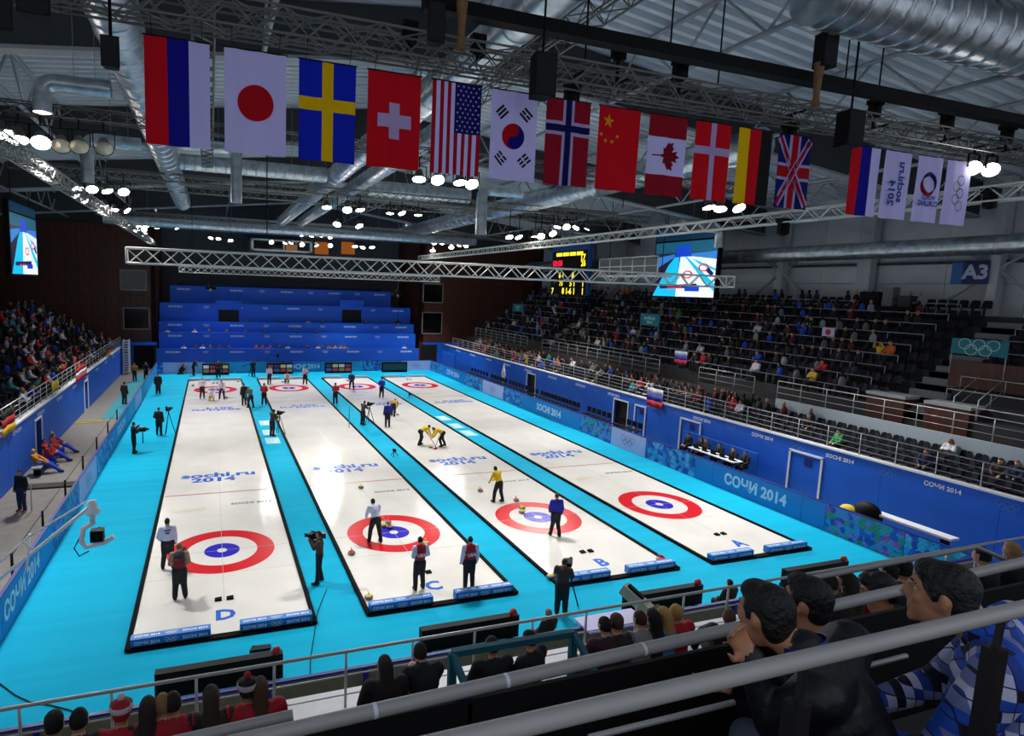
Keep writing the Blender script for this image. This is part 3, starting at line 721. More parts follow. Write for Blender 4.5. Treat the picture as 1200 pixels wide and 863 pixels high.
def lamps(lst, y, desc, size, far):
    y = sum(GZ(u, v, 14.25).y for u, v, on in lst)/len(lst)
    for r_ in RIGS:
        if abs(r_[0]-y) < 1.6: y = r_[0]
    pts = [GY(u, v, y) for u, v, on in lst]
    zt = max(p.z for p in pts)+.75
    for r_ in RIGS:
        if r_[0] == y: r_[1] = max(r_[1], zt); break
    else: RIGS.append([y, zt])
    for n, (u, v, on) in enumerate(lst):
        LAMPS.append([pts[n], bool(on), f"{'lit' if on else 'unlit'} round floodlight, {ordn(n+1)} from the left {desc}", size*.85, None])
lamps([(5, 158, 1), (22, 164, 1), (48, 167, 1), (72, 171, 0), (93, 172, 0), (122, 174, 0)], 4.0, 'in the row left of the flags', .36, 0)
lamps([(91, 221, 1), (108, 222, 1), (126, 224, 1), (145, 225, 1)], 14.5, 'in the row below the leftmost flag', .33, 0)
lamps([(89, 230, 1), (99, 236, 1), (123, 241, 1), (134, 246, 1), (149, 247, 1)], 18.0, 'in the second row by the left truss', .28, 0)
lamps([(152, 264, 1), (160, 270, 1), (163, 265, 1), (169, 270, 1), (171, 265, 1), (169, 275, 1), (184, 267, 1), (208, 267, 1)], 28.0, 'at the far end of left truss', .3, 0)
lamps([(247, 279, 1), (256, 280, 1), (270, 282, 1)], 34, 'above the white truss at left', .3, 0)
lamps([(354, 276, 1), (365, 277, 1), (377, 277, 1), (387, 278, 1), (318, 284, 1), (334, 285, 1), (341, 285, 1), (354, 287, 1), (371, 288, 1), (387, 288, 1)], 34, 'in rows above the glazed booth', .28, 0)
lamps([(383, 243, 1), (407, 246, 1), (422, 246, 1)], 21, 'below the blue and yellow flag', .33, 0)
lamps([(395, 263, 1), (421, 265, 1), (457, 250, 1), (471, 250, 1), (490, 252, 1)], 21.0, 'below the red cross flag', .3, 0)
lamps([(491, 210, 1), (513, 211, 1), (539, 214, 1), (553, 216, 1)], 4.0, 'in the row under the striped flag', .33, 0)
lamps([(416, 289, 1), (425, 290, 1), (436, 290, 1), (509, 285, 1), (518, 286, 1), (528, 285, 1), (529, 290, 1), (538, 288, 1), (546, 288, 1), (507, 294, 1)], 40, 'far off left of the scoreboard', .32, 0)
lamps([(597, 278, 1), (608, 278, 1), (627, 277, 1), (634, 277, 1), (648, 274, 1), (653, 266, 1), (664, 266, 1), (675, 267, 1), (688, 268, 1)], 28, 'in the row above the scoreboard', .32, 0)
lamps([(831, 243, 1), (844, 245, 1), (866, 244, 1)], 4.0, 'under the gold, red, black flag', .36, 0)
lamp(1140, 197, -10.4, True, 'lit floodlight turned sideways, left of the pair at the right end', .2, tilt=(-.6, -.5, -.5)); lamp(1161, 199, -10.4, True, 'lit floodlight turned sideways, right of the pair at the right end', .2, tilt=(-.6, -.5, -.5))
build_lamps()
for i, (y_, zt) in enumerate(sorted(RIGS)):
    truss('box_truss', f'grey lamp truss across the hall, {ordn(i+1)} beyond the flags', (-10 if i else -13, y_, zt+.2), (27 if zt < 15.4 else 33, y_, zt+.2), .4, .4, M_GTRUSS if i > 1 else M_DTRUSS, .6, .025, .018, group='lamp trusses across the hall')
# ------------------------------------------------------------------ loudspeakers and moving heads hung on the rig
def speaker(u, v, d_, wpx, hpx, label, tiltx=.0):
    p = GY(u, v, -11.1); s = (p-CAM).dot(FW)/FPX; W, H = wpx*s, hpx*s
    t_ = empty('loudspeaker', p, 0.0); tag(t_, label, 'loudspeaker', 'black loudspeakers hung from the trusses')
    mb = MB(); mb.prism([(-W/2, -W*.35), (W/2, -W*.35), (W*.36, W*.4), (-W*.36, W*.4)], -H/2, H/2); mb.build('cabinet', M_BLK, t_)
    MB().box((-W*.45, -W*.37, -H*.46), (W*.45, -W*.352, H*.46)).build('grille', mat('speaker_grille', '#131315', .9, bump=.3, nscale=80), t_)
    mb = MB(); mb.tube((0, 0, H/2), (0, 0, roofz(p.x)-p.z), .025, 6); mb.build('hanger', M_BLK, t_)
    pass
speaker(635, 90, 11.6, 28, 48, 'black loudspeaker hung between the striped and white flags', .15)
speaker(995, 152, 19, 26, 40, 'black loudspeaker hung right of the union flag', .15)
speaker(130, 62, 12, 20, 34, 'black loudspeaker hung in front of the left duct', .1)
speaker(42, 5, 12, 34, 30, 'black loudspeaker at the top left corner', .1)
speaker(4, 18, 11, 22, 36, 'black loudspeaker cut by the left picture edge', .1)
speaker(510, 28, 11.0, 20, 45, 'slim black loudspeaker above the striped flag', .1)
speaker(967, 60, 16, 22, 38, 'black loudspeaker hung under the large near duct', .1)
def moving_head(u, v, d_, label, size=.3):
    far = d_ >= 22
    p = GX(u, v, 22.6) if far else GY(u, v, -10.0)
    t_ = empty('moving_light', p); tag(t_, label, 'stage light', 'black stage lights on the flag truss')
    MB().box((-size*.6, -size*.4, size*.5), (size*.6, size*.4, size*.9)).build('base', M_BLK, t_)
    for s in (-1, 1): MB().box((s*size*.5-.03, -size*.2, -size*.5), (s*size*.5+.03, size*.2, size*.6)).build('arm', M_BLK, t_)
    MB().tube((0, 0, size*.6), (0, 0, (12.9 if far else 14.25)-p.z), .04, 6).tube((0, -.4, (12.9 if far else 14.25)-p.z), (0, .4, (12.9 if far else 14.25)-p.z), .03, 6).build('clamp', M_BLK, t_); mb = MB(); mb.lathe([(.01, -size*.7), (size*.4, -size*.6), (size*.45, 0), (size*.38, size*.5), (.01, size*.52)], 12); mb.build('head', M_BLK, t_)
for i, (u, v, d_, s) in enumerate(((670, 112, 12.2, .28), (925, 158, 17, .3), (797, 85, 14, .3), (725, 62, 13, .28), (1110, 142, 20, .35), (1025, 130, 18, .3), (1180, 160, 21, .35), (560, 55, 12, .25), (480, 40, 11.5, .25), (1160, 235, 22, .4), (918, 268, 30, .45))):
    moving_head(u, v, d_, f'black stage light on the rig, {ordn(i+1)} of those hung by the flags', s)
# canvas sling bags of the chain hoists
for i, (u, v, d_, lab) in enumerate(((541, 24, 11, 'tan chain bag hanging above the striped flag'), (958, 98, 16, 'tan chain bag hanging left of the large near duct'))):
    p = GY(u, v, -11.1); t_ = empty('chain_bag', p); tag(t_, lab, 'chain bag', 'tan chain bags')
    mb = MB(); mb.lathe([(.12, .45), (.09, .1), (.07, -.3), (.1, -.5), (.01, -.52)], 10); mb.build('bag', mat('tan_canvas', '#7A5A36', .8, noise=.2), t_)
    MB().tube((0, 0, .45), (0, 0, roofz(p.x)-p.z-.02), .02, 6).build('chain', M_BLK, t_)
# thin hanger cables
for i, (u, v0, v1, y_) in enumerate(((313, 60, 275, 3.0), (743, 60, 245, 2.0), (270, 285, 320, 33.9), (225, 262, 320, 33), (850, 0, 100, -9), (790, 0, 70, -10.3), (690, 0, 70, -10.3), (1000, 10, 110, -9), (1040, 20, 120, -9))):
    a = GY(u, v0, y_); b = GY(u, v1, y_); o = MB().tube((a.x, y_, roofz(a.x)+.15), (a.x, y_, b.z), .022, 5).build('hanger_cable', M_BLK); tag(o, f'thin black hanging cable under the roof, {ordn(i+1)} of nine', 'cable', 'thin black roof cables')
# ------------------------------------------------------------------ flags
def fcol(c): return {'r': '#C4061A', 'b': '#10108A', 'w': '#C6BFF4', 'sb': '#0A22B4', 'y': '#E0B400', 'k': '#17181A', 'dr': '#A00A20', 'g': '#E2B60A', 'nv': '#14145E', 'mr': '#8C0A20'}[c]
def fm(c): return mat('cloth_'+c, fcol(c), .75, trans=.35, spec=.2)
def wave(x, z, ph): return .022*math.sin(x*7+ph+z*.8)*(-z/1.75)+.012*math.sin(x*15+ph*2)
class Flag:
    W, H = 1.03, 1.74
    def __init__(s, label, u0, u1, ph, base, wide=None):
        s.ph = ph; a = GY(u0[0], u0[1], -10.4); b = GY(u1[0], u1[1], -10.4)
        s.W = b.x-a.x; s.z = (a.z+b.z)/2; s.o = empty('flag', (a.x, -10.4, 13.62)); tag(s.o, label, 'flag', 'national flags hanging in a row'); s.mb = MB(); s.mats = []; s.em = MB(); s.emats = []
    def mi(s, c, em=False):
        L = s.emats if em else s.mats; m_ = fm(c)
        if m_ not in L: L.append(m_)
        return L.index(m_)
    def pt(s, x, z, off=0): return (x*s.W, wave(x, z*s.H*-1, s.ph)-off, -z*s.H)
    def rect(s, x0, x1, z0, z1, c, off=0.0, em=False):
        nx = max(1, int((x1-x0)*14)); nz = max(1, int((z1-z0)*12)); vs = []
        for j in range(nz+1):
            for i in range(nx+1): vs.append(s.pt(x0+(x1-x0)*i/nx, z0+(z1-z0)*j/nz, off))
        fs = [(j*(nx+1)+i, j*(nx+1)+i+1, (j+1)*(nx+1)+i+1, (j+1)*(nx+1)+i) for j in range(nz) for i in range(nx)]
        (s.em if em else s.mb).add(vs, fs, s.mi(c, em), True); return s
    def poly(s, pts, c, off=.008):
        """star-convex outline in metres about a centre given in flag fractions"""
        n = len(pts); cx = sum(p[0] for p in pts)/n; cz = sum(p[1] for p in pts)/n
        vs = [s.pt(cx, cz, off)]; fs = [(0, 1+(k+1) % n, 1+k) for k in range(n)]; R = 4
        for r in range(1, R+1): vs += [s.pt(cx+(x-cx)*r/R, cz+(z-cz)*r/R, off) for x, z in pts]
        for r in range(R-1): fs += [(1+r*n+k, 1+r*n+(k+1) % n, 1+(r+1)*n+(k+1) % n, 1+(r+1)*n+k) for k in range(n)]
        s.em.add(vs, fs, s.mi(c, True), True); return s
    def disc(s, cx, cz, r, c, off=.012, n=28, a0=0, a1=2*PI):
        return s.poly([(cx+r/s.W*math.cos(a0+(a1-a0)*k/n), cz+r/s.H*math.sin(a0+(a1-a0)*k/n)) for k in range(n)], c, off)
    def star(s, cx, cz, r, c, rot=0, off=.008):
        return s.poly([(cx+(r if k % 2 == 0 else r*.4)/s.W*math.sin(rot+PI*k/5), cz-(r if k % 2 == 0 else r*.4)/s.H*math.cos(rot+PI*k/5)) for k in range(10)], c, off)
    def bar(s, cx, cz, L, w_, ang, c, off=.008):
        ca, sa = math.cos(ang), math.sin(ang)
        return s.poly([(cx+(dx*ca-dz*sa)/s.W, cz+(dx*sa+dz*ca)/s.H) for dx, dz in ((-L/2, -w_/2), (L/2, -w_/2), (L/2, w_/2), (-L/2, w_/2))], c, off)
    def done(s):
        s.mb.build('cloth', s.mats, s.o)
        if s.em.v: s.em.build('emblem', s.emats, s.o)
        r = MB().tube((-.02, 0, .01), (s.W+.02, 0, .01), .014, 6); r.build('hanging_rod', M_BLK, s.o)
        for x in (.12, .88): MB().tube((x*s.W, 0, .0), (x*s.W, -.225, .31), .006, 4).build('cord', M_BLK, s.o)
fl = lambda lab, u0, v0, u1, v1, ph: Flag(lab, (u0, v0), (u1, v1), ph, None)
def russia(f): f.rect(0, .345, 0, 1, 'r').rect(.345, .675, 0, 1, 'b').rect(.675, 1, 0, 1, 'w').done()
russia(fl('red, dark blue and white striped flag at the left end', 168, 38, 245.5, 48, .3))
f = fl('white flag with a large red disc', 262.5, 52, 335.5, 63, 1.2); f.rect(0, 1, 0, 1, 'w').disc(.5, .5, .31, 'r').done()
f = fl('blue flag with a yellow cross', 350.5, 67, 417.5, 77, 2.1); f.rect(0, .4, 0, .36, 'sb').rect(.6, 1, 0, .36, 'sb').rect(0, .4, .49, 1, 'sb').rect(.6, 1, .49, 1, 'sb').rect(.4, .6, 0, 1, 'y').rect(0, .4, .36, .49, 'y').rect(.6, 1, .36, .49, 'y').done()
f = fl('red flag with a white cross in the centre', 431.5, 80, 494, 90, 3.0); f.rect(0, 1, 0, 1, 'r'); f.rect(.4, .6, .31, .69, 'w', .008, True).rect(.19, .4, .43, .57, 'w', .008, True).rect(.6, .82, .43, .57, 'w', .008, True).done()
f = fl('red and white striped flag with a starred blue canton', 507.5, 91.5, 564.5, 101, 4.1)
for k in range(13):
    f.rect(k/13, (k+1)/13, 0 if k < 6 else .54, 1, 'dr' if k % 2 == 0 else 'w')
f.rect(6/13, 1, 0, .54, 'nv')
for j in range(11):
    for i in range(5 if j % 2 == 0 else 4): f.disc(6/13+(7/13)*(.1+.2*i+(0 if j % 2 == 0 else .1)), .54*(.06+.088*j), .019, 'w', n=6)
f.done()
f = fl('white flag with a red and blue circle and black bars', 576.5, 103.5, 630.5, 113, 5.0); f.rect(0, 1, 0, 1, 'w'); R_ = .255
f.disc(.5, .5, R_, 'r', .010)
pts = [(math.cos(a)*R_, math.sin(a)*R_) for a in [PI*(-.5)+PI*k/14 for k in range(15)]]
pts += [(0+math.cos(a)*R_/2, R_/2+math.sin(a)*R_/2) for a in [PI/2-PI*k/8 for k in range(1, 8)]] if False else []
f.poly([(.5+x/f.W, .5+z/f.H) for x, z in pts], 'b', .014)
f.disc(.5, .5-R_/2/f.H, R_/2, 'r', .019, 16); f.disc(.5, .5+R_/2/f.H, R_/2, 'b', .019, 16)
for cx, cz, sg, br in ((.24, .24, -1, (0, 0, 0)), (.76, .24, 1, (0, 1, 0)), (.24, .76, 1, (1, 1, 0)), (.76, .76, -1, (1, 1, 1))):
    for q in (-1, 0, 1):
        a = sg*.75; ox, oz = -math.sin(a)*q*.075, math.cos(a)*q*.075
        if br[q+1]:
            for h in (-1, 1): f.bar(cx+(ox+math.cos(a)*h*.065)/f.W, cz+(oz+math.sin(a)*h*.065)/f.H, .105, .045, a, 'k')
        else: f.bar(cx+ox/f.W, cz+oz/f.H, .24, .045, a, 'k')
f.done()
f = fl('dark red flag with a white edged navy cross', 641.5, 114.5, 692.5, 123, .8)
f.rect(0, 1, 0, 1, 'mr'); f.rect(.38, .62, 0, 1, 'w', .006, True).rect(0, 1, .25, .41, 'w', .006, True).rect(.44, .56, 0, 1, 'nv', .011, True).rect(0, 1, .29, .37, 'nv', .011, True).done()
f = fl('plain red flag with one large and four small yellow stars', 703, 124.5, 751, 132.5, 1.6); f.rect(0, 1, 0, 1, 'r'); f.star(.23, .17, .15, 'g', .1)
for cx, cz in ((.07, .335), (.18, .405), (.34, .41), (.45, .345)): f.star(cx, cz, .05, 'g', .4)
f.done()
f = fl('dark red and white flag with a maple leaf', 761.5, 134.5, 806.5, 142, 2.4); f.rect(0, 1, 0, .27, 'mr').rect(0, 1, .27, .74, 'w').rect(0, 1, .74, 1, 'mr')
leaf = [(.0, -.36), (.05, -.25), (.13, -.29), (.1, -.13), (.2, -.2), (.22, -.15), (.33, -.17), (.29, -.05), (.33, -.02), (.17, .1), (.19, .15), (.04, .13), (.03, .2), (-.03, .2), (-.04, .13), (-.19, .15), (-.17, .1), (-.33, -.02), (-.29, -.05), (-.33, -.17), (-.22, -.15), (-.2, -.2), (-.1, -.13), (-.13, -.29), (-.05, -.25)]
f.poly([(.52-z*.95/f.W, .5+x*.95/f.H) for x, z in leaf], 'mr'); f.bar(.25, .5, .25, .03, 0, 'mr'); f.done()
f = fl('red flag with a thin white cross', 816.5, 143, 857.5, 149.5, 3.3); f.rect(0, 1, 0, 1, 'r'); f.rect(.43, .58, 0, 1, 'w', .006, True).rect(0, 1, .31, .41, 'w', .006, True).done()
f = fl('gold, red and black striped flag', 867, 150.5, 905, 157, 4.4); f.rect(0, .34, 0, 1, 'y').rect(.34, .68, 0, 1, 'r').rect(.68, 1, 0, 1, 'k').done()
f = fl('navy flag with red and white union crosses', 913, 163, 951, 170, 5.2); f.rect(0, 1, 0, 1, 'nv')
dg = math.atan2(f.H, f.W); DL = math.hypot(f.W, f.H)*.98
for a in (dg, -dg): f.bar(.5, .5, DL*.93, .2, a, 'w', .006); f.bar(.5, .5, DL*.93, .075, a, 'r', .009)
f.rect(.33, .67, 0, 1, 'w', .011, True).rect(0, 1, .385, .615, 'w', .011, True).rect(.4, .6, 0, 1, 'r', .014, True).rect(0, 1, .425, .575, 'r', .014, True).done()
russia(fl('narrow red, dark blue and white flag near the right end', 999.5, 172.5, 1032, 178, .9))
f = fl('white banner with blue mirrored lettering', 1038, 180, 1069, 184.5, 1.9); f.rect(0, 1, 0, 1, 'w'); f.done()
text('sochi.ru', .33, mat('banner_blue', '#123A8C', .7), Vector((f.o.location.x+f.W*.62, -10.45, 13.62-f.H*.45)), (0,0,-1), (1,0,0), f.o, 'lettering', mirror=True)
text('2014', .33, mat('banner_blue', '#123A8C', .7), Vector((f.o.location.x+f.W*.3, -10.45, 13.62-f.H*.62)), (0,0,-1), (1,0,0), f.o, 'lettering', mirror=True)
f = fl('white banner with a round swirl emblem', 1076.5, 186, 1106, 190.5, 2.6); f.rect(0, 1, 0, 1, 'w')
for k in range(18):
    a = PI*.15+k*PI*1.0/18; f.bar(.5+.27*math.cos(a)/f.W, .42+.27*math.sin(a)/f.H, .07, .03+.1*math.sin(PI*k/18), a+PI/2, 'mr', .008+.0004*k)
    a += PI; f.bar(.5+.27*math.cos(a)/f.W, .42+.27*math.sin(a)/f.H, .07, .03+.1*math.sin(PI*k/18), a+PI/2, 'nv', .008+.0004*k)
f.done()
text('CURLING', .19, MATS['banner_blue'], Vector((f.o.location.x+f.W*.5, -10.45, 13.62-f.H*.72)), (1,0,0), (0,0,1), f.o, 'lettering', mirror=True)
text('WORLD', .15, MATS['banner_blue'], Vector((f.o.location.x+f.W*.5, -10.45, 13.62-f.H*.63)), (1,0,0), (0,0,1), f.o, 'lettering', mirror=True)
f = fl('white banner with five interlocked rings in a column', 1111, 191.5, 1139, 196, 3.4); f.rect(0, 1, 0, 1, 'w').done()
mb = MB(); rc = ['#12307A', '#8A7A4A', '#24242A', '#1C5A4A', '#B03038']
for k, (dx, z_) in enumerate(((.08, .3), (-.08, .4), (.08, .5), (-.08, .6), (.08, .7))): ring_poly(mb, (f.W*.5+dx, -.035-.002*k, -z_*f.H), .12, .145, 24, k, (1,0,0), (0,0,1))
mb.build('ring_emblem', [mat('ring%d' % k, c, .6) for k, c in enumerate(rc)], f.o)
# ------------------------------------------------------------------ video screens, scoreboard, signs
def em(name, c, s): return mat(name, c, .4, emit=s)
E_ = 1.0
SCR = dict(sky=em('scr_teal', '#1A6E8C', .45*E_), deep=em('scr_blue', '#0B3FC0', .9*E_), cyan=em('scr_cyan', '#12B4DC', 1.0*E_), white=em('scr_white', '#E8EEF2', .9*E_), dark=em('scr_dark', '#2A2340', .5), red=em('scr_red', '#D02A38', .8), navy=em('scr_navy', '#16226A', .6), side=em('scr_side', '#2F80D0', .8))
def video_screen(label, x, y0, y1, z0, z1, face, banner):
    """screen in a plane x = const; u runs left to right as seen from the ice"""
    o = empty('video_screen', (x, (y0+y1)/2, z0)); tag(o, label, 'screen', 'hanging video screens')
    W, H = abs(y1-y0), z1-z0
    MB().box((0 if face < 0 else -.35, -W/2-.12, -.12), (.35 if face < 0 else 0, W/2+.12, H+banner+.1)).build('cabinet', M_BLK, o)
    def P2(a, b, lay): return (face*(.012+.006*lay), face*(a-.5)*W, b*H)
    def pg(pts, key, lay, name='picture'):
        mb = MB(); vs = [P2(a, b, lay) for a, b in pts]; mb.add(vs, [tuple(range(len(vs)))]); mb.build(name, SCR[key], pan)
    mb = MB(); mb.add([P2(0, 0, 0), P2(1, 0, 0), P2(1, 1, 0), P2(0, 1, 0)], [(0,1,2,3)]); pan = mb.build('picture_panel', SCR['dark'], o)
    pg([(0, 1), (1, 1), (1, .8), (0, .8)], 'sky', 1)
    pg([(0, 0), (.42, 0), (.42, .72), (.36, .74), (.25, .58)], 'cyan', 2); pg([(0, .5), (.34, .72), (.34, .78), (0, .72)], 'side', 2)
    pg([(.35, .72), (.62, .72), (.58, .94), (.36, .92)], 'deep', 3); pg([(.62, .72), (1, .66), (1, .8), (.6, .78)], 'side', 2)
    pg([(.4, 0), (1, 0), (1, .66), (.6, .73), (.44, .73)], 'white', 3)
    pg([(.78, .36), (1, .1), (1, .24), (.55, .72), (.52, .72)], 'cyan', 4); pg([(.75, .58), (1, .46), (1, .5), (.62, .7)], 'cyan', 4)
    for a, b in ((.58, .4), (.82, .52)):
        mb = MB(); n = 20; vs = []
        for k in range(n):
            t = 2*PI*k/n
            for q in (.055, .08): vs.append(P2(a+q*math.cos(t), b+q*.9*math.sin(t), 5))
        mb.add(vs, [(2*k, 2*k+1, 2*((k+1) % n)+1, 2*((k+1) % n)) for k in range(n)]); mb.build('picture', SCR['red'], pan)
    pg([(.12, .14), (.74, .16), (.74, .24), (.12, .2)], 'navy', 5); pg([(.55, .1), (.78, .1), (.78, .18), (.55, .18)], 'deep', 6); pg([(.25, .14), (.5, .15), (.5, .18), (.25, .17)], 'red', 6)
    pg([(.86, .46), (.95, .36), (.98, .42), (.9, .52)], 'navy', 6)
    mb = MB(); mb.add([P2(0, 1.03, 1), P2(1, 1.03, 1), P2(1, 1+banner/H, 1), P2(0, 1+banner/H, 1)], [(0,1,2,3)]); mb.build('top_banner', mat('teal_banner', '#176A92', .6, noise=.25, nscale=6), o)
    for s in (-.35, .35): MB().tube((face*-.15, s*W, H+banner), (face*-.15, s*W, H+banner+3.0), .03, 6).build('hanger', M_BLK, o)
xs = 34.0
a = GX(770, 283, xs); b = GX(836, 349, xs)
video_screen('large video screen hanging above the right stand', xs, b.y, a.y, b.z, GX(805, 283, xs).z, -1, 1.1)
xs = -13.0
a = GX(14, 319, xs); b = GX(44, 322, xs)
video_screen('tall looking video screen hanging at the left edge', xs, a.y, b.y, b.z, GX(28, 254, xs).z, 1, .75)
xs = 34.2
a = GX(648, 296, xs); b = GX(687, 346, xs)
o = empty('scoreboard', (xs, (a.y+b.y)/2, b.z)); tag(o, 'black hanging scoreboard with yellow digits left of the video screen', 'scoreboard')
W, H = a.y-b.y, a.z-b.z
MB().box((0, -W/2, 0), (.4, W/2, H)).build('cabinet', M_BLK, o)
MB().box((-.02, -W/2, H), (.4, W/2, H+.9)).build('top_banner', mat('blue_banner', '#12508A', .6, noise=.2, nscale=4), o)
for s in (-1, 1): MB().box((-.05, s*W/2-.06, 0), (.42, s*W/2+.06, H+.9)).build('frame', mat('frame_blue', '#1C5CA8', .5), o)
EY, ER = em('digit_yellow', '#F2DC2A', 1.3), em('digit_red', '#E01838', 1.2)
for (t_, a_, b_, sz, m_) in (('17', .86, .83, .85, EY), ('26', .88, .7, .8, EY), ('00:00', .17, .72, .85, ER), ('8', .62, .44, .8, EY), ('6 1', .3, .44, .8, EY), ('5 1', .62, .25, .8, EY), ('1', .9, .25, .8, EY), ('73', .3, .25, .7, EY), ('8 1-6 1', .52, .07, .85, EY), ('1', .9, .07, .85, EY), ('7', .06, .07, .8, EY)):
    text(t_, sz, m_, Vector((xs-.03, o.location.y+W/2-a_*W, b.z+b_*H)), (0,-1,0), (0,0,1), o, 'digits')
for q in range(4): MB().box((-.03, W/2-(.12+.19*q)*W-.16*W, H*.89), (0, W/2-(.12+.19*q)*W, H*.97)).build('lit_block', EY, o)
for s in (-.35, .35): MB().tube((.2, s*W, H+.9), (.2, s*W, H+4.5), .03, 6).build('hanger', M_BLK, o)
# A3 sign on the right wall
a = GX(1116, 313, 39.5); b = GX(1157, 327, 39.5)
o = empty('bay_sign', (39.5, (a.y+b.y)/2, (a.z+b.z)/2)); tag(o, 'dark blue A3 bay sign on the right wall', 'sign')
MB().box((0, -(a.y-b.y)/2, -.62), (.08, (a.y-b.y)/2, .62)).build('sign_plate', mat('sign_navy', '#141E5A', .5), o)
MB().box((-.012, (a.y-b.y)/2-.55, -.62), (0, (a.y-b.y)/2, .62)).build('sign_stripe', mat('sign_blue', '#1F5FA8', .5), o)
text('A3', 1.05, mat('sign_white', '#B8BED8', .5), Vector((39.48, o.location.y-.3, o.location.z)), (0,-1,0), (0,0,1), o)
# banners in the right stand
def banner(u0, v0, u1, v1, x, label, kind):
    a = GX(u0, v0, x); b = GX(u1, v1, x); W, H = a.y-b.y, abs(a.z-b.z)
    o = empty('banner', (x, (a.y+b.y)/2, (a.z+b.z)/2)); tag(o, label, 'banner', 'teal banners in the right stand')
    MB().box((0, -W/2, -H/2), (.05, W/2, H/2)).build('cloth', mat('teal_cloth', '#12707E', .7, noise=.08), o)
    if kind == 'rings': mb = MB(); five_rings(mb, (-.02, 0, 0), W*.115, Vector((0,-1,0)), Vector((0,0,1)), th=.13); mb.build('ring_emblem', mat('pale_mint', '#A8CFC8', .6), o)
    else: text('sochi.ru', H*.42, mat('pale_mint', '#A8CFC8', .6), Vector((x-.02, o.location.y, o.location.z+H*.14)), (0,-1,0), (0,0,1), o); text('2014', H*.36, MATS['pale_mint'], Vector((x-.02, o.location.y, o.location.z-H*.22)), (0,-1,0), (0,0,1), o)
    for s in (-1, 1): MB().tube((.03, s*W*.48, -H/2), (.03, s*W*.48, -H/2-1.0), .02, 6).build('pole', M_STEEL, o)
banner(1116, 396, 1180, 420, 33.3, 'large teal banner with five rings at the right of the stand', 'rings')
banner(751, 367, 772, 383, 33.0, 'small teal banner with white lettering in mid stand', 'txt')
banner(601, 356, 613, 366, 33.0, 'tiny teal banner at the far end of the stand', 'txt')
# white diamond banner in the right aisle
p = GX(588.5, 466, 26.2); o = empty('feather_banner', (26.2, p.y, 0)); tag(o, 'white diamond banner on a pole in the right aisle', 'banner')
MB().tube((0,0,0), (0,0,1.0), .025, 6).build('pole', M_STEEL, o); mb = MB(); mb.add([(0,.0,.75), (0,-.45,1.7), (0,0,2.65), (0,.45,1.7), (.03,0,.75), (.03,-.45,1.7), (.03,0,2.65), (.03,.45,1.7)], [(0,3,2,1), (4,5,6,7), (0,1,5,4), (1,2,6,5), (2,3,7,6), (3,0,4,7)]); mb.build('cloth', M_WHITE, o)
mb = MB(); five_rings(mb, (-.012, 0, 1.7), .08, Vector((0,-1,0)), Vector((0,0,1)), th=.2, n=10); mb.build('ring_emblem', M_DARKTXT, o)
# glazed commentary booth high at the back
a = GY(294, 279, 52); b = GY(366, 297, 52)
o = empty('commentary_booth', ((a.x+b.x)/2, 52, (a.z+b.z)/2)); tag(o, 'white framed glazed booth high over the far tribune', 'booth'); W, H = b.x-a.x, a.z-b.z
MB().box((-W/2, .2, -H/2), (W/2, 8.0, H/2)).build('body', mat('booth_grey', '#8C8A84', .6), o)
MB().box((-W/2+.3, .12, -H/2+.2), (W/2-.3, .19, H/2-.2)).build('window', M_GLASSD, o)
fr = MB(); fr.box((-W/2, 0, -H/2), (-W/2+.3, .2, H/2)); fr.box((W/2-.3, 0, -H/2), (W/2, .2, H/2)); fr.box((-W/2, 0, H/2-.2), (W/2, .2, H/2)); fr.box((-W/2, 0, -H/2), (W/2, .2, -H/2+.2)); fr.box((W*.02, .05, -H/2), (W*.04, .2, H/2)); fr.build('frame', M_WTRUSS, o)
MB().box((W*.06, .08, -H/2+.2), (W*.25, .115, H*.15)).build('lit_pane', em('warm_pane', '#8A5A30', .5), o)
for i, (u, lab) in enumerate(((377, 'left'), (408, 'right'))):
    p = GY(u, 291, 59.9); o = MB().box((p.x-.9, 59.85, p.z-.8), (p.x+.9, 60.0, p.z+.8)).build('window_pane', em('orange_pane', '#A85A18', .5)); tag(o, f'warm lit window on the far wall, {lab} of the two', 'window', 'warm lit windows')
# white mesh platform beside the scoreboard
a = GX(703, 304, 31); b = GX(770, 322, 31)
o = empty('rigging_platform', (31, (a.y+b.y)/2, b.z)); tag(o, 'white railed platform between scoreboard and video screen', 'platform'); W, H = a.y-b.y, a.z-b.z
MB().box((0, -W/2, -.15), (1.4, W/2, 0)).build('deck', M_WTRUSS, o)
for k in range(6):
    yy = -W/2+k*W/5; MB().tube((0, yy, 0), (0, yy, H), .05, 6).build('post', M_WTRUSS, o)
for zz in (H, H*.5): MB().tube((0, -W/2, zz), (0, W/2, zz), .05, 6).build('rail', M_WTRUSS, o)
MB().box((.02, -W/2, .1), (.04, W/2, H*.9)).build('mesh_panel', mat('grey_mesh', '#6E6E6A', .8), o)
for s in (-1, 1): MB().tube((.7, s*W*.45, 0), (.7, s*W*.45, 7), .03, 6).build('hanger', M_BLK, o)
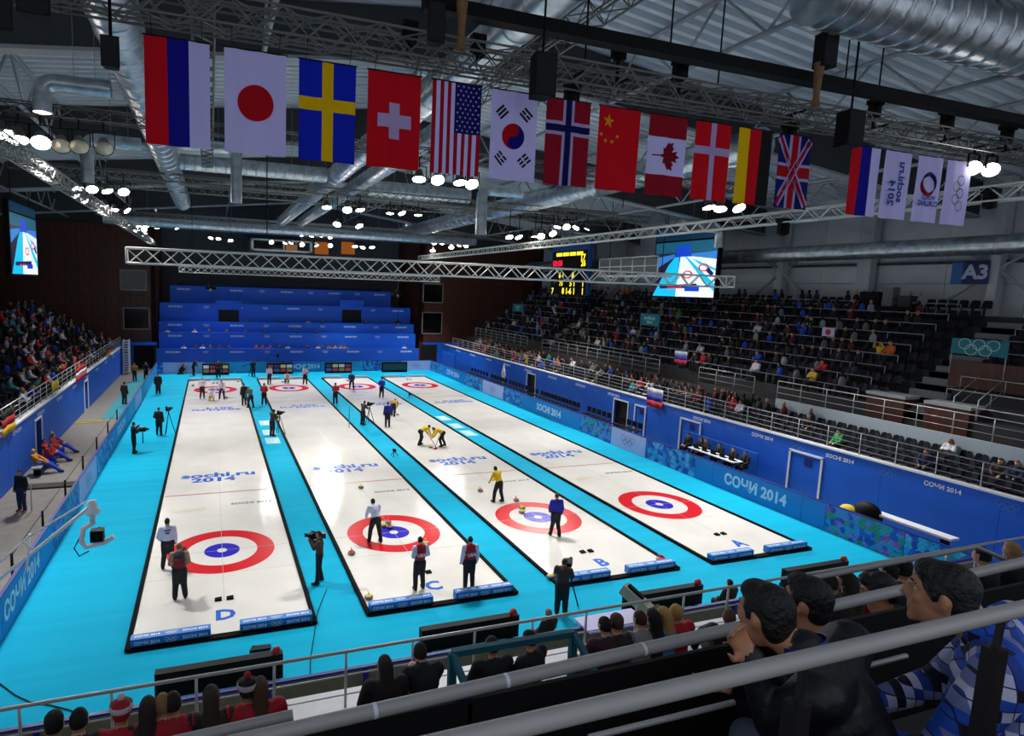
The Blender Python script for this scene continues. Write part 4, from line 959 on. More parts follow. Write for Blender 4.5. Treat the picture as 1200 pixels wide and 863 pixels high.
# ------------------------------------------------------------------ people
def V(*a): return Vector(a)
def capsule(mb, a, ra, b, rb, n=10):
    """closed tapered limb with round ends"""
    a = Vector(a); b = Vector(b); d = b-a
    if d.length < 1e-5: d = V(0, 0, .001)
    d.normalize(); up = V(0,0,1) if abs(d.z) < .9 else V(0,1,0); x = d.cross(up).normalized(); y = x.cross(d)
    prof = [(-1, .0)]; rings = []
    for t in (-.85, -.5, 0): rings.append((a+d*(ra*t), ra*math.sqrt(1-t*t)))
    for t in (0, .5, .85): rings.append((b+d*(rb*t), rb*math.sqrt(1-t*t)))
    vs = [a-d*ra]
    for c, r in rings:
        for k in range(n): vs.append(c+x*(r*math.cos(2*PI*k/n))+y*(r*math.sin(2*PI*k/n)))
    vs.append(b+d*rb); L = len(vs)-1; m_ = len(rings)
    fs = [(0, 1+(k+1) % n, 1+k) for k in range(n)]
    fs += [(1+i*n+k, 1+i*n+(k+1) % n, 1+(i+1)*n+(k+1) % n, 1+(i+1)*n+k) for i in range(m_-1) for k in range(n)]
    fs += [(1+(m_-1)*n+k, 1+(m_-1)*n+(k+1) % n, L) for k in range(n)]
    mb.add(vs, fs)
ZONES = ['skin', 'hair', 'top', 'legs', 'shoes', 'extra']
def remesh_body(prims, voxel, smooth=3, hair=None, extra=None):
    """fuse the primitives into one continuous skin; faces keep the zone of the nearest primitive"""
    mb = MB()
    for p in prims:
        if p[0] == 'c': capsule(mb, p[1], p[2], p[3], p[4])
        else: mb.ell(p[1], p[2], n=14, m=10, rot=p[3])
    me = mb.mesh('body'); o = bpy.data.objects.new('body', me); col.objects.link(o)
    r = o.modifiers.new('r', 'REMESH'); r.mode = 'VOXEL'; r.voxel_size = voxel; r.use_smooth_shade = True
    s = o.modifiers.new('s', 'SMOOTH'); s.factor = .5; s.iterations = smooth
    bpy.context.view_layer.update()
    out = bpy.data.meshes.new_from_object(o.evaluated_get(bpy.context.evaluated_depsgraph_get()))
    bpy.data.objects.remove(o); bpy.data.meshes.remove(me)
    n = len(out.polygons); cen = np.empty(n*3); out.polygons.foreach_get('center', cen); cen = cen.reshape(-1, 3)
    best = np.full(n, 1e9); bi = np.zeros(n, int)
    for k, q in enumerate(prims):
        if q[0] == 'c':
            a, ra, b, rb = np.array(q[1]), q[2], np.array(q[3]), q[4]; ab = b-a
            t = np.clip((cen-a) @ ab/max(1e-9, ab @ ab), 0, 1); d = np.linalg.norm(cen-(a+t[:, None]*ab), axis=1)-(ra+(rb-ra)*t)
        else:
            l = (cen-np.array(q[1])) @ np.array(q[3])/np.array(q[2]); d = (np.linalg.norm(l, axis=1)-1)*min(q[2])
        m_ = d < best; best[m_] = d[m_]; bi[m_] = k
    mi = np.zeros(n, int)
    for i in range(n):
        z = prims[bi[i]][-1]
        if z == 'head': z = 'hair' if hair and hair(Vector(cen[i])) else 'skin'
        mi[i] = ZONES.index(z)
    out.polygons.foreach_set('material_index', mi); out.polygons.foreach_set('use_smooth', np.ones(n, bool))
    return out
I3 = Matrix.Identity(3)
def skeleton(pose):
    """joint positions, facing +Y, feet near z=0 (standing 1.78 m)"""
    J = dict(pel=V(0, 0, .96), che=V(0, .0, 1.32), nek=V(0, .0, 1.50), hed=V(0, .03, 1.655),
             shL=V(-.19, 0, 1.44), shR=V(.19, 0, 1.44), elL=V(-.25, -.02, 1.16), elR=V(.25, -.02, 1.16), wrL=V(-.26, .07, .92), wrR=V(.26, .07, .92),
             hiL=V(-.095, 0, .92), hiR=V(.095, 0, .92), knL=V(-.11, .02, .50), knR=V(.11, .02, .50), anL=V(-.12, -.02, .09), anR=V(.12, -.02, .09))
    J.update(pose); return J
def body_mesh(name, pose, voxel=.034, fat=1.0, long_hair=False, cap=False, broad=1.0):
    J = skeleton(pose); P = []; F = fat
    face = pose.get('face', V(0, 1, 0)).normalized()
    C_ = lambda a, ra, b, rb, z: P.append(('c', Vector(a), ra, Vector(b), rb, z))
    pel, che, nek, hed = J['pel'], J['che'], J['nek'], J['hed']
    up = (che-pel).normalized(); side = (J['shR']-J['shL']).normalized(); fwd = up.cross(side).normalized()*1
    R = Matrix((side, up.cross(side)*-1 if False else (side.cross(up)*-1), up)).transposed()
    P.append(('e', pel+up*.0, (.18*F*broad, .14*F, .16), R, 'legs'))
    P.append(('e', pel.lerp(che, .42), (.175*F*broad, .13*F, .21), R, 'top'))
    P.append(('e', che, (.2*F*broad, .14*F, .21), R, 'top'))
    for s in ('L', 'R'):
        C_(che.lerp(J['sh'+s], .35)+up*.06, .085*F, J['sh'+s], .075*F, 'top')
        C_(J['sh'+s], .088*F, J['el'+s], .07*F, 'extra'); C_(J['el'+s], .069*F, J['wr'+s], .055*F, 'extra')
        dr = (J['wr'+s]-J['el'+s]).normalized(); h = J['wr'+s]+dr*.045
        C_(J['wr'+s]+dr*.01, .042, h+dr*.035, .044, 'skin'); sd = dr.cross(V(0,0,1)); sd = sd.normalized() if sd.length > .1 else V(1,0,0)
        for q in (-1.5, -.5, .5, 1.5): C_(h+dr*.03+sd*(q*.017), .012, h+dr*(.1-.008*abs(q))+sd*(q*.02)+V(0, 0, -.012), .010, 'skin')
        C_(h-sd*.03, .013, h+dr*.045-sd*.055, .011, 'skin')
        C_(J['hi'+s], .122*F, J['kn'+s], .092*F, 'legs'); C_(J['kn'+s], .09*F, J['an'+s]+V(0,0,.03), .076*F, 'legs')
        fd = pose.get('foot', V(0, 1, 0)).normalized()
        C_(J['an'+s]+V(0, 0, -.03)-fd*.04, .058, J['an'+s]+V(0, 0, -.04)+fd*.16, .05, 'shoes')
    C_(che+up*.12, .075, nek, .058, 'top'); C_(nek, .055, hed-V(0,0,.03), .052, 'skin')
    fx = face.cross(V(0,0,1)).normalized(); Rh = Matrix((fx, face, fx.cross(face))).transposed()
    P.append(('e', hed, (.088, .108, .126), Rh, 'head'))
    P.append(('c', hed+face*.04-V(0,0,.06), .055, hed+face*.05-V(0,0,.075), .045, 'head'))
    P.append(('c', hed+face*.095-V(0,0,.01), .014, hed+face*.108-V(0,0,.035), .017, 'head'))
    for s in (-1, 1): P.append(('c', hed+fx*(s*.076)+V(0,0,.01), .018, hed+fx*(s*.078)-V(0,0,.03), .014, 'head'))
    if long_hair: C_(hed-face*.05+V(0,0,.02), .09, nek-face*.1-V(0,0,.1), .075, 'hair')
    def hair(c):
        q = c-hed; return q.z > .055 or (q.dot(face) < -.005 and q.z > -.055 and q.z > -.055+q.dot(face)*.3) or (q.dot(face) < .03 and q.z > .03)
    extra = None
    if cap: P.append(('e', hed+V(0,0,.055)-face*.005, (.09, .106, .09), Rh, 'hair'));
    me = remesh_body(P, voxel, 2 if voxel > .02 else 4, hair, extra); me.name = name
    return me
POSES = {}
sit = dict(pel=V(0, 0, .53), che=V(0, -.03, .9), nek=V(0, -.02, 1.08), hed=V(0, .03, 1.23), shL=V(-.19, -.02, 1.02), shR=V(.19, -.02, 1.02),
           elL=V(-.25, .06, .76), elR=V(.25, .06, .76), wrL=V(-.12, .28, .66), wrR=V(.12, .28, .66), hiL=V(-.1, .02, .5), hiR=V(.1, .02, .5),
           knL=V(-.13, .42, .5), knR=V(.13, .42, .5), anL=V(-.13, .40, .09), anR=V(.13, .40, .09))
POSES['sit_a'] = sit
POSES['sit_b'] = dict(sit, che=V(0, .12, .87), nek=V(0, .2, 1.02), hed=V(0, .27, 1.15), shL=V(-.19, .15, .98), shR=V(.19, .15, .98), elL=V(-.2, .33, .68), elR=V(.2, .33, .68), wrL=V(-.06, .48, .78), wrR=V(.06, .48, .78))
POSES['sit_c'] = dict(sit, elL=V(-.27, .1, .8), elR=V(.27, .1, .8), wrL=V(.06, .2, .82), wrR=V(-.06, .22, .86), knL=V(-.1, .42, .5), knR=V(.1, .44, .55), anR=V(-.05, .55, .4), face=V(.5, 1, 0))
POSES['sit_up'] = dict(sit, elL=V(-.28, .12, 1.05), elR=V(.28, .12, 1.05), wrL=V(-.16, .2, 1.28), wrR=V(.16, .2, 1.28), face=V(-.3, 1, 0))
POSES['stand_a'] = dict()
POSES['stand_b'] = dict(elL=V(-.26, -.05, 1.18), elR=V(.26, -.05, 1.18), wrL=V(-.17, .2, 1.08), wrR=V(.17, .2, 1.08), knL=V(-.12, .04, .5), anL=V(-.14, -.02, .09), anR=V(.15, .03, .09))
POSES['stand_c'] = dict(elL=V(-.28, -.03, 1.17), wrL=V(-.2, .18, .97), anL=V(-.16, .06, .09), anR=V(.16, -.08, .09), face=V(.4, 1, 0))
POSES['camera'] = dict(elL=V(-.26, .15, 1.28), elR=V(.28, .12, 1.2), wrL=V(-.14, .3, 1.5), wrR=V(.17, .3, 1.45), anL=V(-.16, .05, .09), anR=V(.16, -.06, .09))
POSES['tripod'] = dict(che=V(0, .05, 1.3), nek=V(0, .09, 1.47), hed=V(0, .15, 1.6), shL=V(-.19, .05, 1.42), shR=V(.19, .05, 1.42), elL=V(-.25, .2, 1.2), elR=V(.26, .18, 1.18), wrL=V(-.12, .42, 1.3), wrR=V(.14, .42, 1.22))
POSES['sweep'] = dict(pel=V(0, -.12, .88), che=V(0, .2, 1.02), nek=V(0, .36, 1.08), hed=V(0, .49, 1.12), shL=V(-.19, .3, 1.08), shR=V(.19, .3, 1.08), elL=V(-.2, .38, .8), elR=V(.22, .42, .82), wrL=V(-.08, .5, .62), wrR=V(.1, .6, .55),
                      hiL=V(-.1, -.1, .86), hiR=V(.1, -.1, .86), knL=V(-.12, .1, .48), knR=V(.12, -.12, .48), anL=V(-.12, -.02, .09), anR=V(.13, -.28, .1), face=V(0, .8, -.4))
POSES['lean'] = dict(pel=V(0, -.06, .93), che=V(0, .08, 1.24), nek=V(0, .16, 1.4), hed=V(0, .24, 1.52), shL=V(-.19, .12, 1.36), shR=V(.19, .12, 1.36), elL=V(-.26, .2, 1.1), elR=V(.24, .22, 1.1), wrL=V(-.2, .36, .9), wrR=V(.12, .38, .95),
                     hiL=V(-.1, -.05, .9), hiR=V(.1, -.05, .9), knL=V(-.16, .05, .5), knR=V(.16, -.02, .5), anL=V(-.2, .05, .09), anR=V(.2, -.12, .09))
POSES['crouch'] = dict(pel=V(0, -.1, .38), che=V(0, .1, .68), nek=V(0, .2, .83), hed=V(0, .27, .95), shL=V(-.19, .14, .79), shR=V(.19, .14, .79), elL=V(-.25, .32, .6), elR=V(.25, .32, .6), wrL=V(-.1, .5, .42), wrR=V(.1, .5, .5),
                       hiL=V(-.1, -.08, .36), hiR=V(.1, -.08, .36), knL=V(-.16, .32, .5), knR=V(.18, .2, .12), anL=V(-.14, .08, .09), anR=V(.16, -.25, .1))
POSES['lounge'] = dict(sit, che=V(0, -.2, .84), nek=V(0, -.24, 1.02), hed=V(0, -.22, 1.17), shL=V(-.19, -.22, .97), shR=V(.19, -.22, .97), knL=V(-.14, .45, .5), knR=V(.1, .45, .5), anL=V(-.14, .82, .12), anR=V(.12, .9, .14))
BODY = {}
def body(pose, fat=1.0, lh=False, cap=False, voxel=.034):
    k = (pose, fat, lh, cap, voxel)
    if k not in BODY:
        BODY[k] = body_mesh('person_'+pose, POSES[pose], voxel, fat, lh, cap)
        for z in ZONES: BODY[k].materials.append(M_BLK)
    return BODY[k]
def cm(c, rough=.8): return mat('dye_'+c.lstrip('#'), c, rough, noise=.08, nscale=12)
SKIN = [mat('skin_a', '#C48E70', .55), mat('skin_b', '#B67E60', .55), mat('skin_c', '#D2A084', .55)]
HAIR = ['#17110D', '#241812', '#3A2617', '#5A3E24', '#0E0C0B', '#8A6A3C', '#2E2E30']
def person(pose, loc, rz, top, legs='#121216', hair=None, shoes='#0C0C0E', label='', group=None, fat=1.0, lh=False, cap=False, voxel=.034, cat='person', scale=1.0, sleeve=None):
    o = link('person', body(pose, fat, lh, cap, voxel), None, loc, rz)
    o.scale = (scale,)*3
    hair = hair or random.choice(HAIR)
    ms = [random.choice(SKIN), cm(hair), top if not isinstance(top, str) else cm(top), cm(legs), cm(shoes), cm(sleeve) if sleeve else (top if not isinstance(top, str) else cm(top))]
    for i, m_ in enumerate(ms): o.material_slots[i].link = 'OBJECT'; o.material_slots[i].material = m_
    tag(o, label, cat, group)
    return o
def facing(p, q): d = Vector(q)-Vector(p); return math.atan2(-d.x, d.y)
# --- things players and crews hold
def broom(base, top, label, headc='#C02030'):
    b = Vector(base); t_ = Vector(top); o = empty('broom', b); tag(o, label, 'broom', 'curling brooms')
    MB().tube((0, 0, .03), t_-b, .016, 6).build('handle', M_BLK, o); h = MB(); h.box((-.1, -.04, 0), (.1, .04, .05)); h.build('head', cm(headc), o)
def tripod(p, label, rz, h=1.35, big=False):
    o = empty('tripod_camera', p, rz); tag(o, label, 'video camera', 'cameras on tripods')
    for k in range(3):
        a = 2*PI*k/3+.5; MB().tube((.38*math.cos(a), .38*math.sin(a), .0), (0, 0, h-.1), .022, 6).build('leg', M_BLK, o)
    MB().tube((0, 0, h-.25), (0, 0, h), .035, 8).build('head', M_BLK, o)
    b = MB(); b.box((-.08, -.2, h), (.08, .18, h+.2)); b = b.build('camera_body', M_BLK, o)
    MB().tube((0, .18, h+.1), (0, .42, h+.1), .055, 10).build('lens', M_BLK, o); MB().box((-.14, -.12, h+.18), (-.06, .02, h+.26)).build('viewfinder', M_BLK, o)
    MB().tube((.06, -.2, h+.05), (.16, -.5, h-.08), .012, 5).build('pan_bar', M_BLK, o)
    return o
def shoulder_cam(p, rz, label):
    o = empty('shoulder_camera', p, rz); tag(o, label, 'video camera'); o.scale = (.85,)*3
    MB().box((-.08, -.22, -.02), (.08, .2, .2)).build('camera_body', M_BLK, o); MB().tube((0, .2, .1), (0, .38, .1), .07, 10).build('lens', M_BLK, o)
    MB().box((-.09, -.42, .0), (.09, -.22, .2)).build('battery', mat('dark_grey', '#26262A', .5), o); MB().box((-.2, .08, .1), (-.08, .25, .2)).build('viewfinder', M_BLK, o); MB().tube((0, -.1, .2), (0, .15, .28), .02, 6).build('handle', M_BLK, o)
def stone(u, v, c, label):
    p = GZ(u, v, IZ+.06); o = empty('curling_stone', (p.x, p.y, IZ+.001)); tag(o, label, 'curling stone', 'curling stones')
    mb = MB(); mb.lathe([(.001, 0), (.06, 0), (.11, .02), (.14, .06), (.14, .075), (.11, .11), (.05, .118), (.001, .118)], 16); mb.build('granite', mat('granite', '#7A7470', .35, noise=.3, nscale=60), o)
    mb = MB(); mb.lathe([(.1, .112), (.085, .128), (.001, .13)], 14); mb.build('cap', mat('cap_'+c, {'red': '#C01626', 'yellow': '#E2C41A'}[c], .35), o)
    mb = MB(); mb.sweep([(0, 0, .125), (0, 0, .18), (.0, .03, .2), (0, .13, .2)], .017, 8); mb.build('handle', MATS['cap_'+c], o)
for u, v, c, l in ((423, 571, 'yellow', 'yellow handled stone alone beyond the house of sheet C'), (412, 648, 'red', 'red handled stone near the left edge of sheet C'), (432, 700, 'yellow', 'yellow handled stone at the near left corner of sheet C'), (449, 616, 'yellow', 'yellow stone touching the blue ring of sheet C'), (457, 617.5, 'red', 'red stone touching the blue ring of sheet C'), (455, 612, 'red', 'red stone just behind the pair by the blue ring of sheet C'), (499, 637, 'yellow', 'yellow stone beside the red vested player on sheet C'),
                   (563, 575, 'red', 'red handled stone left of the yellow shirt on sheet B'), (605, 586, 'red', 'red stone on the outer ring of sheet B'), (611.5, 600, 'yellow', 'yellow stone left of the blue ring of sheet B'), (612, 595, 'yellow', 'second yellow stone just beyond it on sheet B'), (505, 524, 'yellow', 'yellow stone between the two sweepers'), (773, 656, 'red', 'first red stone at the near right corner of sheet B'), (778, 657, 'red', 'second red stone at the near right corner of sheet B'), (645, 676, 'yellow', 'first yellow stone by the near left corner of sheet B'), (651, 674, 'yellow', 'second yellow stone by the near left corner of sheet B'),
                   (265, 466, 'red', 'small stone beside the far house of sheet D'), (226, 452, 'red', 'red stone at the far left corner of sheet D'), (279, 447, 'yellow', 'yellow stone at the far right corner of sheet D'), (335, 458, 'yellow', 'yellow stone in the far house of sheet C')): stone(u, v, c, l)
# --- players, officials and camera crews: (pixel of the feet, pose, facing angle, ...)
def at(u, v): p = GZ(u, v, IZ if False else 0.02); return p
G1 = 'players and crew on the ice'
def pl(u, v, pose, rz, top, legs, label, **k):
    p = GZ(u, v, .02); p.z = .0
    inside = any(abs(p.x-x) < SW for x in SHX) and YF < p.y < YK
    p.z = IZ if inside else 0.0
    return person(pose, p, math.radians(rz), top, legs, label=label, group=G1, **k)
BK = '#101014'
o = pl(197, 668, 'stand_c', 5, '#D6D2EA', '#1A1A1E', 'player in white shirt left of the near rings on sheet D', hair='#17110D', sleeve='#D6D2EA')
for k in range(2): MB().box((-.09+.03*k, -.185, 1.4-.1*k), (.09-.03*k, -.15, 1.44-.1*k)).build('back_print', M_DARKTXT, o)
o = pl(211, 703, 'stand_b', 0, '#4A4A50', BK, 'camera operator with grey and red vest nearest on sheet D', hair='#8A5A30', fat=1.1, sleeve='#B88A70')
MB().prism([(-.14, -.19), (.14, -.19), (.12, -.15), (-.12, -.15)], 1.08, 1.34).build('red_pack', cm('#8A1420'), o)
shoulder_cam(o.location+V(.12, .3, 1.25), 0, 'camera held low by the operator on sheet D')
pl(374, 683, 'camera', 75, '#4A3A2C', BK, 'cameraman in brown jacket on the lane between sheets D and C', hair='#2A2018')
shoulder_cam(GZ(374, 683)+V(-.15, .05, 1.52), math.radians(75), 'video camera on the shoulder of the man in the brown jacket')
pl(439, 636, 'lean', 10, '#D0D4EC', BK, 'player in white shirt leaning on a broom in the rings of sheet C', hair='#17110D')
for u, v, l, rz in ((491, 692, 'left of the two players in red vests at the near end', 5), (549, 691, 'right of the two players in red vests at the near end', -8)):
    o = pl(u, v, 'stand_b' if rz > 0 else 'stand_a', rz, '#B4101E', BK, l, hair='#0E0C0B', cap=False, sleeve='#D4D0E4')
    text('USA', .15, M_PRINTW, o.location+V(-.01, -.158, 1.22), (1,0,0), (0,0,1), o); text('SHUSTER' if False else 'TEAM', .08, M_PRINTW, o.location+V(-.01, -.168, 1.4), (1,0,0), (0,0,1), o) if False else None
pl(583, 589, 'lean', 20, '#E8BE12', BK, 'player in yellow shirt stepping beyond the rings of sheet B', hair='#17110D')
o = pl(650, 629, 'stand_c', -10, '#1A22A0', '#0D0D14', 'player in blue shirt in the near rings of sheet B', hair='#5A3020')
o = pl(657, 720, 'tripod', -40, '#3A2E24', BK, 'cameraman in dark brown coat at the near left corner of sheet B', hair='#3A2A1C', fat=1.1)
tripod(o.location+V(.42, .35, 0), 'video camera on tripod at the near corner of sheet B', math.radians(-40), 1.3)
pl(494, 522, 'sweep', -80, '#E8BE12', BK, 'left sweeper in yellow bent over the stone on sheet B', hair='#0E0C0B')
pl(516.5, 524, 'sweep', 80, '#E8BE12', BK, 'right sweeper in yellow bent over the stone on sheet B', hair='#0E0C0B')
p = GZ(506, 526); broom((p.x+.25, p.y-.1, IZ), (p.x-.25, p.y+.35, 1.0), 'broom of the left yellow sweeper'); broom((p.x+.1, p.y-.3, IZ), (p.x+.55, p.y+.1, 1.0), 'broom of the right yellow sweeper')
pl(454, 501, 'stand_a', 0, '#1A1A86', '#0D0D14', 'player in dark blue standing on sheet B before the crouching one', hair='#17110D')
pl(461, 488, 'sweep', -30, '#C89020', BK, 'player in yellow crouching behind the dark blue player', hair='#3A2617')
p = GZ(466, 487); broom((p.x, p.y, IZ), (p.x-.6, p.y+.2, .9), 'broom with red head beside the crouching yellow player')
o = pl(425, 498, 'tripod', -60, '#4A3A2C', BK, 'cameraman in brown between sheets C and B far up the lane', hair='#2A2018'); tripod(o.location+V(.55, .3, 0), 'video camera on tripod far up the lane between C and B', math.radians(-60), 1.3)
pl(393, 473.5, 'stand_b', 10, '#B4202C', BK, 'player in red and white at the far edge of sheet C, right', hair='#17110D')
pl(447, 466.5, 'stand_b', 170, '#1C2AA8', '#0D0D14', 'player in bright blue holding a broom at the far end of sheet B', hair='#17110D')
pl(412, 457, 'lean', 160, '#1C2484', '#0D0D14', 'player in dark blue inside the far rings of sheet B', hair='#17110D')
pl(237, 467.5, 'stand_b', 190, '#D8C8D4', '#3A1820', 'player in white at the left of the far rings on sheet D', hair='#3A2617')
pl(248, 470, 'crouch', 180, '#D8D2DC', '#C0A038', 'player crouching in the hack at the far end of sheet D', hair='#17110D')
pl(260, 468.5, 'lean', 170, '#D8C8D4', '#1A1A1E', 'player in white right of the crouching one on sheet D', hair='#17110D')
pl(286, 475.5, 'stand_a', 20, '#14120F', BK, 'dark clothed person, left of the pair beside far sheet D', hair='#3A2617')
pl(293.5, 478, 'lean', 30, '#5A5048', BK, 'person in grey brown, right of the pair beside far sheet D', hair='#8A6A3C')
pl(309.5, 474.5, 'stand_b', -10, '#B4202C', BK, 'player in red at the far left edge of sheet C', hair='#3A2617')
o = pl(319, 511, 'tripod', -50, '#3E3226', BK, 'cameraman in brown on the lane between sheets D and C, far', hair='#2A2018'); tripod(o.location+V(.5, .35, 0), 'video camera on tripod on the far lane between D and C', math.radians(-50), 1.3)
pl(315.5, 450.5, 'stand_a', 200, '#D8D4E4', BK, 'player in white left of the far rings on sheet C', hair='#17110D')
pl(357.5, 451, 'stand_c', 170, '#D8D4E4', BK, 'player in white right of the far rings on sheet C', hair='#17110D')
pl(336, 449, 'crouch', 180, '#E0D4D4', '#5A4038', 'player crouching at the far end of sheet C', hair='#17110D')
pl(212, 438.5, 'crouch', -90, '#2A1A1A', BK, 'technician crouching by the far rings board at left', hair='#7A2018', cap=True)
pl(227, 440, 'lean', -60, '#141416', BK, 'technician bending beside the far boards', hair='#17110D')
pl(256, 443, 'stand_b', 180, '#3A1A1E', BK, 'official standing in front of the far left scoreboard', hair='#8A6A3C')
pl(297, 441.5, 'tripod', 20, '#101012', BK, 'crane operator in black at the far end between D and C', hair='#17110D')
pl(185.5, 462, 'stand_a', 180, '#0E0E12', BK, 'person in long black coat on the far left carpet', hair='#0E0C0B', fat=1.15)
o = pl(186.5, 510, 'stand_c', -20, '#121214', BK, 'man in black walking beside a tripod on the left carpet', hair='#3A3A3A')
tripod(GZ(198, 509), 'video camera on tall tripod on the left carpet', math.radians(-30), 1.5)
o = pl(157, 531, 'camera', -70, '#141416', BK, 'operator in black wearing a camera rig on the left carpet', hair='#17110D')
shoulder_cam(o.location+V(.45, .12, 1.2), math.radians(-75), 'camera rig worn by the operator on the left carpet')
MB().tube((0, 0, 0), (0, 0, .8), .03, 6).build('rig_arm', M_BLK, bpy.data.objects['shoulder_camera.002'] if 'shoulder_camera.002' in bpy.data.objects else None, None).location = (0, 0, -.8)
pl(146, 474, 'stand_a', -30, '#0E0E10', BK, 'man in black standing in the left aisle by the boards', hair='#0E0C0B')
o = pl(26, 599, 'stand_a', 150, '#121216', '#27304E', 'man in black top and jeans in the left aisle', hair='#17110D', shoes='#7A3A24')
b_ = MB().tube((0,0,0), (0,0,1.1), .02, 6).build('walking_pole', M_STEEL); b_.location = o.location+V(.35, -.05, 0); tag(b_, 'thin monopod beside the man in jeans', 'monopod')
pl(80, 441.5, 'stand_a', 0, '#C8A030', '#1A2A60', 'person in yellow in the far left doorway', hair='#17110D') if False else None
a = GZ(158, 447); person('stand_a', (a.x, a.y, 0), math.radians(160), '#C8902A', '#1A2A60', label='steward in orange at the far left doorway', group=G1)
a = GZ(165, 447); person('stand_b', (a.x+.4, a.y+.6, 0), math.radians(200), '#14203A', '#14141A', label='steward in navy at the far left doorway', group=G1)
# players' bench in the left aisle
bench = empty('team_bench', (-8.3, 13.2, 0)); tag(bench, 'low bench along the left wall under the seated reserves', 'bench')
MB().box((-.2, -2.4, .38), (.22, 2.4, .45)).build('seat', M_STEEL, bench)
for yy in (-2.1, 0, 2.1): MB().box((-.15, yy-.05, 0), (.15, yy+.05, .38)).build('leg', M_BLK, bench)
for i, (yy, tp, lg, ps) in enumerate(((11.5, '#C88A28', '#1C3CB4', 'lounge'), (12.6, '#A41C2A', '#1C3CB4', 'sit_b'), (13.5, '#B02A2A', '#1C3CB4', 'lounge'), (14.4, '#C0402A', '#1C3CB4', 'sit_a'), (15.2, '#7A2A60', '#1C3CB4', 'lounge'))):
    person(ps, (-8.3, yy, -.06), math.radians(-90), tp, lg, label=f"reserve in {['yellow and blue', 'dark red', 'bright red', 'orange red', 'plum'][i]} top seated on the left aisle bench", group='reserves on the left bench', shoes='#101014', hair=['#E0C050', '#14306A', '#17110D', '#3A2617', '#8A8A90'][i])
# ------------------------------------------------------------------ stadium seats
def seat_mesh():
    mb = MB()
    mb.add([(-.22, -.02, .40), (.22, -.02, .40), (.22, .36, .43), (-.22, .36, .43), (-.22, -.02, .44), (.22, -.02, .44), (.22, .36, .47), (-.22, .36, .47)], [(3,2,1,0), (4,5,6,7), (0,1,5,4), (1,2,6,5), (2,3,7,6), (3,0,4,7)])
    vs = []
    for z, y, w_ in ((.42, .0, .22), (.62, -.05, .23), (.8, -.09, .2), (.84, -.1, .14)):
        vs += [(-w_, y+.03, z), (0, y-.01, z), (w_, y+.03, z), (w_, y-.01, z), (0, y-.05, z), (-w_, y-.01, z)]
    fs = []
    for i in range(3):
        for k in range(6): fs.append((i*6+k, i*6+(k+1) % 6, (i+1)*6+(k+1) % 6, (i+1)*6+k))
    fs.append((18, 19, 20, 21, 22, 23)); mb.add(vs, fs)
    mb.box((-.03, .1, 0), (.03, .2, .41))
    me = mb.mesh('stadium_seat'); me.materials.append(M_SEAT); return me, mb
SEATM, SEATB = seat_mesh()
seats = []
for i, (x, z) in enumerate(RROW):
    y = -12.5; k = 0
    while y < 47:
        if not (i >= 3 and (30.3 < y < 32.5 or -3.5 < y < -1.3)) and not (3 <= i < 5 and y < -1.3) and not (i == 5 and y < -3.6): seats.append(('right', i, x+.5, y, z, PI/2, y))
        y += .55
for i, (x, z) in enumerate(LROW):
    y = 4.0
    while y < 46: seats.append(('left', i, x-.5, y, z, -PI/2, y)); y += .55
def sdist(s): return (Vector(s[2:5])-CAM).length
seats = [s for s in seats]
def vis(s):
    d = Vector((s[2], s[3], s[4]+.6))-CAM; w_ = d.dot(FW)
    if w_ < 1: return False
    u = PCX+FPX*d.dot(RT)/w_; v = PCY-FPX*d.dot(UP)/w_; return -5 < u < 1205 and v < 800
# ------------------------------------------------------------------ the crowd
OCC = set()
PAL = [('black', '#101013', 34), ('charcoal', '#2A2A2E', 16), ('navy', '#161E3C', 14), ('dark red', '#6A1420', 6), ('red', '#B8182A', 6), ('white', '#CFCBD4', 9), ('bright blue', '#1A46B8', 7), ('grey', '#6A6A70', 8), ('orange', '#C85A1C', 2), ('pink', '#C0608C', 2), ('teal', '#2A8A90', 2), ('brown', '#4A3222', 7), ('green', '#2C8A48', 1), ('yellow', '#C8A82A', 2)]
def pick(pal): 
    t = random.uniform(0, sum(p[2] for p in pal))
    for p in pal:
        t -= p[2]
        if t <= 0: return p
    return pal[0]
LEGS = ['#15151A', '#1A2238', '#2A2C34', '#22304A', '#101012']
def crowd(side, rows, count, ywin, pal, stand, dens=None):
    """fill random seats; each spectator an object, labelled by coat, row and place counted from the far end"""
    chosen = {}
    pool = [s for s in seats if s[0] == side and s[1] in rows and ywin[0] < s[3] < ywin[1] and vis(s)]
    random.shuffle(pool); n = 0
    for s in pool:
        if n >= count: break
        if dens and random.random() > dens(s): continue
        chosen.setdefault(s[1], []).append(s); n += 1
    for i, L in sorted(chosen.items()):
        L.sort(key=lambda s: -s[3])
        for j, s in enumerate(L):
            c = pick(pal); ps = random.choice(['sit_a', 'sit_a', 'sit_b', 'sit_c', 'sit_up']); OCC.add(s)
            lh = random.random() < .3
            person(ps, (s[2]+(-.08 if side == 'right' else .08), s[3], s[4]-.06), s[5]+random.uniform(-.25, .25), c[1], random.choice(LEGS), fat=random.choice([1.0, 1.12]), lh=lh, cap=(not lh and random.random() < .2),
                   hair=random.choice(HAIR+(['#B8182A', '#D0D0D8'] if not lh and random.random() < .3 else [])), label=f'spectator in {c[0]} top, {ordn(i+1)} row of {stand}, {ordn(j+1)} from far end', group=f'spectators in {stand}', scale=random.uniform(.94, 1.04))
dR = lambda s: (1.0 if s[3] > 5 else .22)*(1 if s[1] < 4 else .8)
crowd('right', range(0, 3), 100, (-9, 44), PAL, 'the right stand', dR)
crowd('right', range(3, 9), 80, (-2, 42), PAL, 'the upper right stand', dR)
